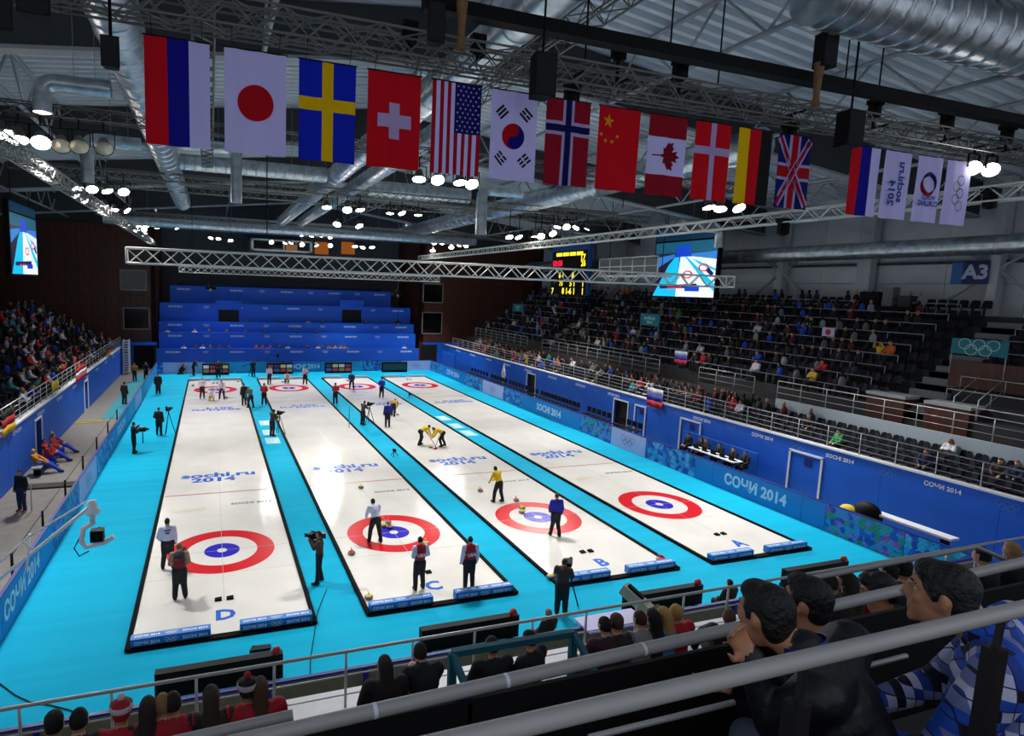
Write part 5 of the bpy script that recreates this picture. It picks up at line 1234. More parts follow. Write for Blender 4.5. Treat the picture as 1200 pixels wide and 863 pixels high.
PL = [(n_, h_, w_*(3 if n_ in ('red', 'white', 'bright blue') else 1)) for n_, h_, w_ in PAL]
crowd('left', range(0, 8), 96, (9, 44), PL, 'the left stand')
# the dim rest of the crowd, too small and dark to tell apart, as one mesh
rest = [s for s in seats if s not in OCC and s[0] == 'right' and s[3] > 1 and vis(s) and s[1] >= 2]
random.shuffle(rest); rest = rest[:320]
rest += [s for s in seats if s not in OCC and s[0] == 'left' and s[3] > 14 and vis(s)][::4]
mb = MB(); 
for s in rest:
    OCC.add(s); a = s[5]; ca, sa = math.cos(a), math.sin(a); k = random.choice([0, 0, 0, 1, 1, 2, 3, 6, 7, 8])
    def tr(p): return V(s[2]+p[0]*ca-p[1]*sa, s[3]+p[0]*sa+p[1]*ca, s[4]+p[2]-.04)
    R = Matrix.Rotation(a, 3, 'Z')
    mb.ell(tr((0, .02, .78)), (.21, .14, .32), k, 8, 6, R); mb.ell(tr((0, .06, 1.2)), (.085, .1, .13), 4 if random.random() < .6 else 5, 8, 6, R)
    mb.ell(tr((0, .25, .52)), (.18, .25, .09), 0, 8, 4, R); mb.ell(tr((0, .44, .28)), (.16, .08, .26), 0, 6, 4, R)
o = mb.build('crowd', [cm('#101013'), cm('#2A2A2E'), cm('#161E3C'), cm('#5A1420'), cm('#17110D'), SKIN[1], cm('#6A6A70'), cm('#9A98A4'), cm('#1A46B8')]); tag(o, 'dim mass of mostly dark clothed spectators filling the upper stands', 'crowd', kind='stuff')
# seats not taken: the nearest are objects, the rest one mesh
free = sorted([s for s in seats if s not in OCC and vis(s)], key=sdist)
near_, far_ = free[:290], free[290:]
rowcount = {}
for s in sorted(near_, key=lambda s: (s[0], s[1], s[3])):
    rowcount[s[:2]] = rowcount.get(s[:2], 0)+1
    o = link('stadium_seat', SEATM, None, (s[2], s[3], s[4]), s[5])
    tag(o, f'empty navy seat, {ordn(s[1]+1)} row of the {s[0]} stand, {ordn(rowcount[s[:2]])} from the near end', 'seat', f'empty seats of the {s[0]} stand')
mb = MB()
for s in far_:
    ca, sa = math.cos(s[5]), math.sin(s[5])
    mb.add([(s[2]+x*ca-y*sa, s[3]+x*sa+y*ca, s[4]+z) for x, y, z in SEATB.v], SEATB.f)
o = mb.build('stadium_seats', M_SEAT); tag(o, 'distant rows of empty navy seats in the side stands', 'seats', kind='stuff')
# ------------------------------------------------------------------ rails of the stands
def rail_y(label, x, y0, y1, z0, h, mids, step, m_=M_STEEL, r=.025, group=None):
    o = empty('guard_rail', (x, y0, z0)); tag(o, label, 'rail', group)
    L = y1-y0; MB().tube((0, 0, h), (0, L, h), r, 8).build('top_rail', m_, o)
    for q in range(mids): MB().tube((0, 0, h*(q+1)/(mids+1)), (0, L, h*(q+1)/(mids+1)), r*.55, 6).build('mid_rail', m_, o)
    n = max(1, round(L/step)); me = MB().tube((0, 0, 0), (0, 0, h), r*.9, 6).mesh('post'); me.materials.append(m_)
    for k in range(n+1): link('post', me, o, (0, L*k/n, 0))
    return o
rail_y('steel guard rail along the front of the right stand', WR+.08, -12.5, 47, WTOP+.08, 1.0, 3, 1.55)
rail_y('steel guard rail along the front of the left stand', WL-.08, -4, 46.3, WTOP+.08, 1.0, 3, 1.3)
for k, (ya, yb2) in enumerate(((-14, 3.6), (5.2, 9.6), (13.4, 30), (33, 46))):
    rail_y(f"steel walkway rail in the right stand, {ordn(k+1)} piece from the near end", 30.07, ya, yb2, 4.07, 1.0, 2, 1.5)
gaps = [(-14, -3.5), (.0, 30), (32.5, 46)]
for i in range(9):
    x, z = RROW[3+i]
    for k, (ya, yb2) in enumerate(gaps):
        rail_y(f"low rail of the {ordn(i+1)} upper row, right stand, {ordn(k+1)} piece from near", x+.03, ya, yb2, z, .6, 0, 1.9, r=.022, group='row rails of the right stand')
rail_y('steel rail on the concrete front of the upper left stand', -17.9, -4, 38, 8.3, 1.0, 2, 1.2)
# stair flights and brown vomitory blocks in the right stand
for k, ya in enumerate((-3.2, 30.6)):
    o = empty('stair_flight', (31.4, ya, 4.1)); tag(o, f"concrete stair flight climbing the right stand, {['near', 'far'][k]} one", 'stairs', 'stairs of the right stand')
    for q in range(16): MB().box((.45*q, 0, .283*q), (.45*q+.5, 1.6, .283*(q+1)+.22)).build('tread', mat('stair_grey', '#7A7C80', .8, noise=.08), o)
for k, (u, v, lab) in enumerate(((1037, 470, 'brown wooden block left of the stair rails in the right stand'), (1108, 490, 'brown wooden block right of it under the stair rails'))):
    p = GX(u, v, 31.3); o = empty('vomitory_block', (31.5, p.y, 3.7)); tag(o, lab, 'block', 'brown vomitory blocks')
    MB().box((-.2, -.9, 0), (.9, .9, 1.35)).build('body', M_BROWN, o); MB().box((-.25, -.95, 1.35), (.95, .95, 1.5)).build('cap', mat('block_cap', '#A8AAAC', .6), o)
p = GX(1150, 440, 32.9); o = MB().box((33.4, GX(1195, 430, 33.3).y-1, 5.8), (33.6, GX(1112, 425, 33.3).y, 7.05)).build('vomitory_wall', M_BROWN); tag(o, 'brown wall below the large teal rings banner', 'wall panel')
for k, (u, v) in enumerate(((1120, 455), (1150, 450))):
    p = GX(u, v, 31.8); o = empty('stair_rail', (31.8, p.y, 4.2)); tag(o, f"steel stair hand rail by the brown blocks, {['left', 'right'][k]} one", 'rail', 'stair rails of the right stand')
    MB().sweep([(0, 0, 0), (0, 0, 1.3), (2.2, 0, 2.6), (2.2, 0, 1.4)], .03, 6).build('tube', M_STEEL, o); MB().tube((0, 0, .7), (2.2, 0, 2.0), .015, 6).build('mid_rail', M_STEEL, o)
# ladder at the far left corner
a = GX(144, 399, WL+.2)
o = empty('ladder', (WL+.25, a.y, 0)); tag(o, 'white metal ladder tower at the far end of the left wall', 'ladder')
for yy in (-.45, .45):
    MB().bar((0, yy, 0), (0, yy, 3.5), .08, .08).build('stile', M_WHITE, o); MB().bar((.5, yy, 0), (.5, yy, 3.5), .08, .08).build('stile', M_WHITE, o)
for k in range(13): MB().box((0, -.45, .2+.26*k), (.5, .45, .25+.26*k)).build('rung', M_WHITE, o)
# flags hung on the rails
def rail_flag(label, x, y0, y1, z0, z1, cols, horiz=True):
    o = empty('hung_flag', (x, y0, z0)); tag(o, label, 'flag', 'small flags on the rails')
    n = len(cols)
    for k, c in enumerate(cols):
        za, zb = (z1-z0)*(1-(k+1)/n), (z1-z0)*(1-k/n); mb = MB(); vs = []
        for j in range(9):
            t = j/8; yy = (y1-y0)*t; bx = .04*math.sin(t*11)
            vs += [(bx, yy, za), (bx, yy, zb), (bx+.012, yy, za), (bx+.012, yy, zb)]
        fs = []
        for j in range(8):
            a = 4*j; fs += [(a, a+4, a+5, a+1), (a+2, a+3, a+7, a+6), (a+1, a+5, a+7, a+3), (a, a+2, a+6, a+4)]
        mb.add(vs, fs, 0, True); mb.build('stripe', cm(c), o)
a = GX(3, 495, WL+.08); b = GX(16, 482, WL+.08)
rail_flag('black, red and gold flag hung on the left rail at the picture edge', WL+.1, a.y-.2, b.y+.2, 2.6, 3.7, ['#101012', '#B8101E', '#D8A81A'])
rail_flag('yellow cloth hung on the left rail', WL+.1, GX(58, 449, WL).y, GX(67, 441, WL).y, 3.1, 3.6, ['#D0B81E'])
rail_flag('red and white cloth hung on the left rail', WL+.1, GX(87, 440, WL).y, GX(100, 430, WL).y, 2.6, 3.5, ['#C4102A', '#D8D0D8', '#C4102A'])
rail_flag('gold, red and black flag at the far end of the left rail', WL+.1, GX(125, 416, WL).y, GX(129, 412, WL).y, 2.7, 3.6, ['#101012', '#B8101E', '#D8A81A'])
a = GX(760, 467, WR); b = GX(778, 470, WR)
rail_flag('white, blue and red flag hung over the right wall', WR-.12, b.y, a.y, 2.3, 3.55, ['#C8C8E0', '#2A3AA8', '#B8162A'])
rail_flag('white, blue and red flag held up in the right stand', 30.3, GX(804, 430, 30.3).y, GX(790, 430, 30.3).y, 5.0, 5.9, ['#C8C8E0', '#2A3AA8', '#B8162A'])
a = GX(964, 384, 34.2); b = GX(977, 395, 34.2); o = MB().box((34.2, b.y, b.z), (34.24, a.y, a.z)).build('small_flag', cm('#B8B4D0')); tag(o, 'white and red flag high in the right stand', 'flag')
disc_poly(mb := MB(), (34.19, (a.y+b.y)/2, (a.z+b.z)/2), .18, 8, 0, (0,1,0), (0,0,1)); mb.build('red_leaf', cm('#B8162A'), o).matrix_parent_inverse = Matrix.Identity(4)
# ------------------------------------------------------------------ chairs along the right aisle
def chair_mesh():
    mb = MB(); mb.box((-.22, -.22, .43), (.22, .22, .48)); mb.box((-.22, -.24, .62), (.22, -.2, .98))
    for sx in (-1, 1):
        for sy in (-1, 1): mb.tube((sx*.2, sy*.2, 0), (sx*.2, sy*.2, .43), .015, 5)
        mb.tube((sx*.2, -.21, .43), (sx*.2, -.22, .98), .015, 5)
    me = mb.mesh('folding_chair'); me.materials.append(M_BLK); return me
CH = chair_mesh(); n = 0
for u0, u1, k in ((551, 568, 6), (574, 590, 6), (595, 626, 9), (632, 674, 11), (687, 710, 5), (721, 746, 5)):
    ya, yb2 = ybase(u0, 25.6), ybase(u1, 25.6)
    for q in range(k):
        n += 1; o = link('folding_chair', CH, None, (25.6, ya+(yb2-ya)*q/max(1, k-1), .45), PI/2)
        tag(o, f'black chair behind the right boards, {ordn(n)} from the far end', 'chair', 'black chairs behind the right boards')
struct(MB().box((24.9, -3, -.02), (26.3, 44, .45)).build('floor_riser', M_CONCD))
# judges' table with people
y0, y1 = GX(805, 540, 25.6).y, GX(862, 560, 25.6).y
o = empty('judges_table', (25.4, (y0+y1)/2-.4, .45)); tag(o, 'white topped judges table behind the right boards', 'table')
MB().box((-.35, -1.6, .72), (.35, 1.6, .77)).build('table_top', M_WHITE, o)
for sx in (-.3, .3):
    for sy in (-1.5, 1.5): MB().box((sx-.03, sy-.03, 0), (sx+.03, sy+.03, .72)).build('leg', M_BLK, o)
for q in range(5):
    b_ = empty('laptop', (25.4, o.location.y-1.3+.62*q, 1.22)); tag(b_, f'black laptop on the judges table, {ordn(q+1)} from the near end', 'laptop', 'laptops on the judges table')
    MB().box((-.15, -.18, 0), (.12, .18, .02)).build('base', M_BLK, b_); MB().box((-.17, -.18, .02), (-.15, .18, .24)).build('lid', M_BLK, b_)
for q, (u, h_, tp) in enumerate(((806, '#0E0C0B', '#14141A'), (820, '#3A2617', '#101014'), (826, '#6A4A28', '#2A2A30'), (842, '#17110D', '#181820'), (858, '#17110D', '#141418'), (872, '#2A1A12', '#101012'))):
    yy = ybase(u, 26.0); person('sit_a', (26.0, yy, .4), PI/2, tp, '#121216', hair=h_, lh=q in (1, 2), label=f'official in dark clothes at the judges table, {ordn(q+1)} from the far end', group='officials at the judges table')
# things lying on the near right boards
p = GX(993, 597, 24.7); o = MB().ell((24.8, p.y, .95), (.25, .4, .28)).build('yellow_bag', cm('#D8BE1A')); tag(o, 'yellow bag behind the right boards', 'bag')
p = GX(1014, 601, 24.9); o = MB().ell((25.0, p.y, 1.1), (.35, .55, .45)).build('black_bag', M_BLK); tag(o, 'large black bag beside the yellow bag', 'bag')
a, b = GX(1040, 612, 25.2), GX(1095, 629, 25.2); o = empty('white_bench', (25.2, (a.y+b.y)/2, 0)); tag(o, 'long white topped bench behind the near right boards', 'bench')
MB().box((-.25, -1.5, 1.12), (.25, 1.5, 1.2)).build('bench_top', M_WHITE, o)
for sy in (-1.2, 1.2): MB().box((-.2, sy-.05, 0), (.2, sy+.05, 1.12)).build('leg', M_BLK, o)
struct(MB().box((24.3, -9.7, 0), (24.55, -2.2, 1.0)).build('trim_6', mat('ledge_grey', '#B8B4BC', .6)))
# ------------------------------------------------------------------ far end low scoreboards
for k, (u0, u1) in enumerate(((237, 268.5), (312.5, 343.5), (381, 412), (448, 477))):
    ay = 44.2; a = GY(u0, 427, ay); b = GY(u1, 440, ay); o = empty('low_scoreboard', ((a.x+b.x)/2, ay, 0)); W = b.x-a.x
    tag(o, f'low black electronic scoreboard at the far end, {ordn(k+1)} from the left', 'scoreboard', 'low scoreboards at the far end')
    MB().box((-W/2, 0, 0), (W/2, .25, 1.15)).build('cabinet', M_BLK, o)
    if k < 3:
        for j, (c, s_) in enumerate((('#7A6A4A', .35), ('#A83A48', .4), ('#3A4A86', .4), ('#8A3038', .35))):
            for r_ in range(2): MB().box((-W*.46+j*W*.24, -.012, .22+.44*r_), (-W*.46+j*W*.24+W*.2, -.002, .55+.44*r_)).build('display', em('disp%d%d%d' % (j, r_, k), [['#7A6A4A', '#A83A48', '#3A4A86', '#8A3038'], ['#B0B0B8', '#7A2A38', '#2A2A5A', '#B0A060']][r_][(j+k) % 4], .35), o)
    else: MB().box((-W*.46, -.012, .25), (W*.46, -.002, 1.0)).build('display', em('disp_idle', '#1A3038', .3), o)
# near scoreboards, seen from behind
for k, x in enumerate(SHX):
    o = empty('low_scoreboard', (x-.15, -7.9, 0)); tag(o, f'black back of the near scoreboard facing sheet {names[k]}', 'scoreboard', 'near scoreboards seen from behind')
    MB().box((-1.43, -.1, .08), (1.43, .12, .7)).build('cabinet', M_BLK, o)
    for s in (-1, 1): MB().box((s*1.2-.06, -.3, 0), (s*1.2+.06, .3, .08)).build('foot', M_BLK, o)
    mb = MB(); mb.lathe([(.001, 0), (.1, 0), (.11, .05), (.09, .13), (.04, .17), (.001, .18)], 14); r_ = mb.build('beacon', mat('beacon_red', '#A01420', .3), o); r_.location = (1.28, -.02, .7)
# tripod legs and cables
o = MB().sweep([GZ(u, v, .02) for u, v in ((383, 690), (372, 718), (368, 745), (364, 770), (363, 800))], .012, 6).build('floor_cable', M_BLK); tag(o, 'thin black cable on the carpet right of sheet D', 'cable')
o = MB().sweep([GZ(u, v, .02) for u, v in ((-5, 798), (18, 815), (35, 823), (60, 827), (80, 832), (96, 838))], .014, 6).build('floor_cable', M_BLK); tag(o, 'thin black cable on the carpet at the bottom left', 'cable')
p = GZ(305, 761); o = MB().prism([(p.x-.28, p.y-.1), (p.x+.25, p.y-.12), (p.x+.28, p.y+.06), (p.x-.2, p.y+.12)], 0, .06).build('black_pad', M_BLK); tag(o, 'small black pad on the carpet before sheet D', 'pad')
for i, (u, v) in enumerate(((480, 467), (462, 535), (495, 437))):
    if i == 2: continue
    p = GZ(u, v); o = empty('floor_camera', p); tag(o, ['small camera on a stand on the lane between sheets B and A', 'small black device on the lane between sheets C and B'][i], 'camera')
    for q in range(3): MB().tube((.25*math.cos(q*2.1), .25*math.sin(q*2.1), .01), (0, 0, .3), .02, 5).build('leg', M_BLK, o)
    MB().box((-.08, -.12, .28), (.08, .14, .42)).build('body', M_BLK, o)
p = GZ(409, 502); o = MB().tube((p.x, p.y, 0), (p.x, p.y, 1.5), .025, 6).tube((p.x-.2, p.y, .02), (p.x+.2, p.y, .02), .02, 5).build('lane_post', mat('teal_post', '#1E7A94', .5)); tag(o, 'thin teal post on the lane between C and B', 'post')
# camera crane at the far end
p = GZ(295, 441); o = empty('camera_crane', p); tag(o, 'small black camera crane raised at the far end', 'crane')
MB().tube((-.3, 0, 0), (0, 0, 1.2), .03, 6).build('leg', M_BLK, o); MB().tube((.3, 0, 0), (0, 0, 1.2), .03, 6).build('leg', M_BLK, o); MB().tube((0, .3, 0), (0, 0, 1.2), .03, 6).build('leg', M_BLK, o); MB().tube((-1, 0, 1.0), (2.6, 0, 2.3), .03, 6).build('arm', M_BLK, o); MB().box((2.5, -.1, 1.95), (2.75, .1, 2.3)).build('camera_head', M_BLK, o)
# white jib arm with remote camera, left foreground
tip = GD(108, 592, 14.0); tail = GD(-30, 702, 13.0)
o = empty('camera_jib', tip); tag(o, 'white camera jib arm reaching in from the left edge', 'camera jib')
d = tail-tip; M_JIB = mat('jib_white', '#F4F4F2', .35); MB().tube((0, 0, 0), d, .04, 10).build('main_boom', M_JIB, o)
MB().tube((-.1, 0, .1), d*.55+V(0, 0, .42), .022, 6).build('stay_rod', M_JIB, o); MB().tube(d*.55+V(0, 0, .42), d+V(0, 0, .3), .022, 6).build('stay_rod', M_JIB, o); MB().tube(d*.55+V(.0, -.3, -.25), d*.55+V(0, .1, .45), .025, 6).build('strut', M_JIB, o); MB().tube(d*.5, d*.6+V(0, 0, .4), .02, 6).build('strut', M_JIB, o)
mb = MB(); mb.lathe([(.001, .12), (.08, .1), (.1, 0), (.1, -.08), (.16, -.12), (.16, -.2), (.06, -.25), (.06, -.45), (.001, -.46)], 14); mb.build('swivel', M_JIB, o)
mb = MB(); mb.sweep([(0, 0, -.42), (-.2, 0, -.55), (-.25, 0, -.85), (-.15, 0, -1.0), (.25, 0, -.92), (.42, 0, -.8)], .06, 8); mb.build('cradle', M_JIB, o)
MB().box((-.05, -.12, -.86), (.22, .12, -.6)).build('camera_body', M_BLK, o); MB().tube((.08, .1, -.74), (.08, .34, -.74), .08, 10).build('lens', M_BLK, o)
MB().sweep([(-.25, 0, -.7), (-.4, 0, -1.0), (-.3, 0, -1.2), (-.1, 0, -1.1)], .015, 6).build('cable', M_BLK, o)
# pale tube camera by the near boards
p = GD(747, 715, 14.2); p = GZ(747, 712, .9); o = empty('tower_camera', (p.x, p.y, .0)); tag(o, 'pale long-hooded camera at the near boards', 'camera')
MB().bar((-.25, .35, 1.35), (.12, -.35, .95), .3, .3).build('hood', mat('beige_plastic', '#A89E8C', .5), o); MB().bar((-.18, .23, 1.45), (.03, -.17, 1.22), .12, .14).build('slot', M_BLK, o); MB().box((.1, -.6, .6), (.5, -.25, 1.05)).build('camera_body', M_BLK, o)
for q in range(3): MB().tube((.3+.4*math.cos(q*2.1), -.4+.4*math.sin(q*2.1), 0), (.3, -.4, .65), .025, 5).build('leg', M_BLK, o)
# cluster cameras hung from the white trusses
for i, (u, v, y_, s) in enumerate(((247, 338, 36, .5), (193, 0, 0, 0), (465, 345, 36, .5), (648, 356, -1.0, .22), (466, 378, 36, .35), (725, 348, -1.0, .1))):
    if s < .15: continue
    p = GY(u, v, y_); o = empty('rig_camera', p); tag(o, f"dark remote camera cluster under the {'near' if y_ < 0 else 'far'} white truss, {ordn(i+1)}", 'camera', 'remote cameras under the trusses')
    MB().tube((0, 0, s), (0, 0, (10.1 if y_ < 0 else 10.3)-p.z), .02, 6).tube((0, -.28, (10.1 if y_ < 0 else 10.3)-p.z), (0, .28, (10.1 if y_ < 0 else 10.3)-p.z), .025, 6).build('hanger', M_BLK, o); mb = MB(); mb.lathe([(.001, -s*.6), (s*.4, -s*.3), (s*.5, .1*s), (s*.2, s*.6), (s*.15, s)], 12); mb.build('head', M_BLK, o); MB().box((-s*.9, -.1, -.1), (s*.9, .1, .12)).build('cross_arm', M_BLK, o); MB().tube((0, -s*.4, -s*.2), (0, -s*1.0, -s*.4), s*.18, 8).build('lens', M_GTRUSS, o)
# tribune people
for (ti, us_) in ((0, (215, 229, 237, 246, 257, 269, 301, 308, 317, 328, 338, 361, 374, 379, 387, 394, 401, 407, 476)), (1, (196, 228, 245, 266, 289, 311, 350, 372)), (2, (290, 330, 362, 378, 430))):
    y_, xa, xb_, zt = TR[ti]
    for q, u in enumerate(us_):
        p = GY(u, 404, y_); c = random.choice(['#14141A', '#B8B8C0', '#14141A', '#2A2A34']) if ti != 0 else ('#A8202A' if 299 < u < 320 else '#C08A2A' if u > 385 and u < 410 else random.choice(['#D0D0D6', '#14141A', '#1A2A50']))
        person('sit_a', (p.x, y_+.6, zt-1.0), PI, c, '#15151A', label=f'media worker at the {ordn(ti+1)} desk row of the blue tribune, {ordn(q+1)} from the left', group='media workers on the tribune')
# ------------------------------------------------------------------ near stand
def rail_x(label, pts, r, posts=(), zf=None, mids=(), m_=M_RAIL, panel=None, group=None, joints=()):
    a, b = Vector(pts[0]), Vector(pts[-1]); o = empty('hand_rail', a); tag(o, label, 'rail', group)
    MB().sweep([Vector(p)-a for p in pts], r, 14).build('top_rail', m_, o)
    d = b-a
    for dz, rr in mids: MB().tube((0, 0, -dz), d+V(0, 0, -dz), rr, 8).build('mid_rail', m_, o)
    for x in posts:
        t = (x-a.x)/d.x; p = d*t; MB().tube((p.x, p.y, zf-a.z), (p.x, p.y, p.z), r*.8, 8).build('post', m_, o)
    if panel: mb = MB(); mb.box((0, .0, zf-a.z), (d.x, .02, -r*panel)); mb.build('dark_panel', mat('black_infill', '#0C0B0B', .6), o)
    for x in joints:
        t = (x-a.x)/d.x; mb = MB(); mb.lathe([(r*1.0, -.008), (r*1.04, -.006), (r*1.04, .006), (r*1.0, .008)], 14, c=d*t, axis=d); mb.build('joint', M_WHITE, o)
    return o
rail_x('grey rail along the front edge of the near stand', [(-9, -12.9, 3.66), (27, -12.9, 3.66)], .028, [-8.6+1.15*k for k in range(31)], 2.66, [(.42, .014), (.76, .012)], M_STEEL)
rail_x('thick grey rail nearest the camera', [GY(380, 905, -21.15), GY(1260, 699, -21.15)], .0205, (), 7.45, (), M_RAIL)
o = empty('rail_post', GY(1170, 735, -21.15)); tag(o, 'dark square post under the nearest rail at right', 'post', 'posts of the nearest rail')
MB().box((-.022, -.02, -.85), (.022, .02, -.06)).build('tube', mat('dark_steel', '#2E2C2A', .45, .5), o); MB().bar((0, 0, -.1), (.01, 0, .02), .014, .014).build('bracket', MATS['dark_steel'], o)
o = empty('rail_post', GY(938, 790, -21.15)); tag(o, 'dark square post under the nearest rail left of the plaid shirt', 'post', 'posts of the nearest rail')
MB().box((-.022, -.02, -.8), (.022, .02, -.07)).build('tube', MATS['dark_steel'], o); MB().bar((0, 0, -.1), (.01, 0, .02), .014, .014).build('bracket', MATS['dark_steel'], o)
rail_x('thin steel rail under the nearest thick rail', [GY(690, 865, -20.45), GY(860, 823.5, -20.45)], .011, (), 7.45, (), M_STEEL)
rail_x('thin steel rail below the plaid shirt', [GY(985, 789, -20.45), GY(1062, 769, -20.45)], .011, (), 7.45, (), M_STEEL)
rail_x('thick grey rail the man in black leans on', [GY(230, 881.5, -20.1), GY(1260, 645, -20.1)], .027, (), 7.4, (), M_RAIL, panel=.7, joints=(GY(439, 833, -20.1).x, GY(593, 797, -20.1).x, GY(753, 762, -20.1).x))
rail_x('grey rail end at the bottom left', [GY(120, 889, -19.3), GY(343, 838.5, -19.3)], .027, (), 6.9, (), M_RAIL)
rail_x('grey rail that bends down behind the plaid shirt head', [GY(935, 681, -17.5), GY(1143, 641, -17.5), GY(1180, 657, -17.3)], .03, (), 6.0, (), M_RAIL)
rail_x('grey rail piece beyond the heads at right', [GY(960, 713, -18.9), GY(1200, 662, -18.9)], .027, (), 6.0, (), M_RAIL)
# teal guard frame
a, b = GY(530, 766, -18.0), GY(672, 742, -18.0); o = empty('stair_guard', a); tag(o, 'teal steel frame over the stair opening in the near stand', 'frame'); d = b-a
MB().bar((0, 0, 0), d, .05, .05).build('top_bar', M_TEAL, o)
for p, q in ((V(0,0,0), V(.02, 0, -1.0)), (d, d+V(.02, 0, -1.0))): MB().bar(p, q, .06, .05).build('post', M_TEAL, o)
for p, q in ((V(0,0,0), V(.12, -.75, -.55)), (d, d+V(.12, -.75, -.55))): MB().bar(p, q, .045, .045).build('side_bar', M_TEAL, o)
# blue lanyard tied on the rail
p = GY(541, 816, -20.06); o = empty('ribbon', p); tag(o, 'blue ribbon knotted round the thick rail', 'ribbon'); cb = mat('ribbon_blue', '#1A2AA8', .6)
mb = MB(); mb.lathe([(.032, -.03), (.036, -.02), (.034, 0), (.037, .02), (.032, .03)], 12, axis=(1, 0, .02)); k_ = mb.build('knot', cb, o); MB().box((-.012, -.035, -.2), (.012, -.03, -.01)).build('tail', cb, o); MB().box((.012, -.04, -.14), (.03, -.036, -.01)).build('tail', cb, o)
# spectators of the near stand seen from behind
def near(u, v, top, hair, label, pose='sit_a', lh=False, cap=False, rows=None, rz=0, legs='#15151A', fat=1.05, voxel=.026, dz=0, hat=None):
    best = None
    for j in (rows or ((3,) if u < 900 else (5,))):
        y, z = NROW[j]; yy = y-.42; p = GY(u, v, yy+.03); e = abs(p.z-(z+1.17+dz))
        if best is None or e < best[0]: best = (e, p.x, yy, z)
    o = person(pose, (best[1], best[2], best[3]-.06+dz), math.radians(rz), top, legs, hair=hair, lh=lh, cap=cap, fat=fat, voxel=voxel, label=label, group='spectators of the near stand')
    if hat:
        h = POSES[pose]['hed']; mb = MB(); mb.lathe([(.108, .035), (.112, .05), (.112, .085), (.106, .095)], 16); b_ = mb.build('hat_band', cm(hat[0]), o); b_.location = h
        MB().ell(h+V(0, 0, .165), (.04, .04, .04), 0, 10, 8).build('bobble', cm(hat[1]), o)
near(500, 772, '#14161E', '#1A1410', 'man in black t-shirt resting his elbow on the front rail', 'sit_b')
near(576, 768, '#0E0E12', '#15100D', 'man in dark suit left under the teal frame')
near(621, 755, '#0E0E12', '#15100D', 'man in dark suit right under the teal frame', rz=25)
near(450, 815, '#1A1614', '#221712', 'woman with long dark hair near the front rail', lh=True)
near(247, 822, '#121214', '#15100D', 'man in black jacket at the front rail, lower left')
near(248, 846, '#3A2A20', '#3A2A1E', 'brown haired child behind the man in black jacket', lh=True)
near(290, 822, '#B01626', '#1A1416', 'fan in red with a red, white and black bobble hat', cap=True, hat=('#C0B8BC', '#A8182A'))
near(305, 836, '#B01626', '#4A3020', 'long haired fan in red beside the bobble hat', lh=True)
near(143, 856, '#B01626', '#A8182A', 'fan with red and white knitted hat at the bottom left', cap=True, hat=('#D8D0D0', '#D8D0D0'))
near(174, 856, '#2A2020', '#2A1C14', 'brown haired spectator at the bottom edge, left', lh=True)
near(191, 858, '#B01626', '#8A6A40', 'fair haired spectator at the bottom edge')
near(203, 846, '#A81626', '#1A1410', 'dark haired fan in red at the bottom edge')
near(64, 862, '#101014', '#101012', 'spectator with black hood in the bottom left corner', cap=True)
near(93, 858, '#14141C', '#1A1410', 'dark haired spectator beside the black hood')
near(708, 742, '#3A1A24', '#15100D', 'spectator with dark hair and red scarf under the right of the frame')
near(721, 750, '#2A2420', '#4A3A2A', 'spectator in brown cap right of the teal frame', cap=True)
near(749, 737, '#8A8684', '#3A1A18', 'spectator with dark red hair and grey jacket')
near(762, 755, '#1A1A1E', '#101010', 'black haired spectator behind the grey jacket', lh=True)
near(776, 741, '#3A9AC8', '#B08A4A', 'blond spectator in light blue', lh=True)
near(790, 748, '#B81626', '#B08A4A', 'spectator in red right of the light blue top')
near(846, 727, '#1A2034', '#5A4030', 'spectator in navy with red scarf reclining by the rail', 'lounge', rz=-30)
near(1022, 674, '#A81C3A', '#3A1414', 'spectator in red right beyond the bent rail')
near(1042, 672, '#14141A', '#15100D', 'dark haired spectator beyond the bent rail')
near(1056, 680, '#14141A', '#101010', 'spectator with black cap beyond the bent rail', cap=True)
near(990, 690, '#3A322A', '#2A2018', 'brown haired spectator behind the foremost heads', lh=True)
near(970, 694, '#1A1816', '#1E1612', 'dark haired spectator left of the brown haired one')
near(1149, 664, '#101014', '#101010', 'dark haired spectator right of the plaid shirt head')
near(1183, 668, '#14141A', '#9A7A4A', 'fair haired spectator at the right edge')
# crew sitting behind the near boards
p = GZ(645, 733, .9); person('sit_a', (p.x, -8.9, -.05), math.radians(10), '#0E0E12', '#101014', hair='#7A6A5A', label='crew member in black seated by the second near scoreboard', group=G1, voxel=.026)
p = GZ(861, 690, 1.1); person('sit_a', (p.x, -8.9, -.05), 0, '#0E0E12', '#101014', hair='#101010', label='crew member in black seated by the third near scoreboard', group=G1, voxel=.026)
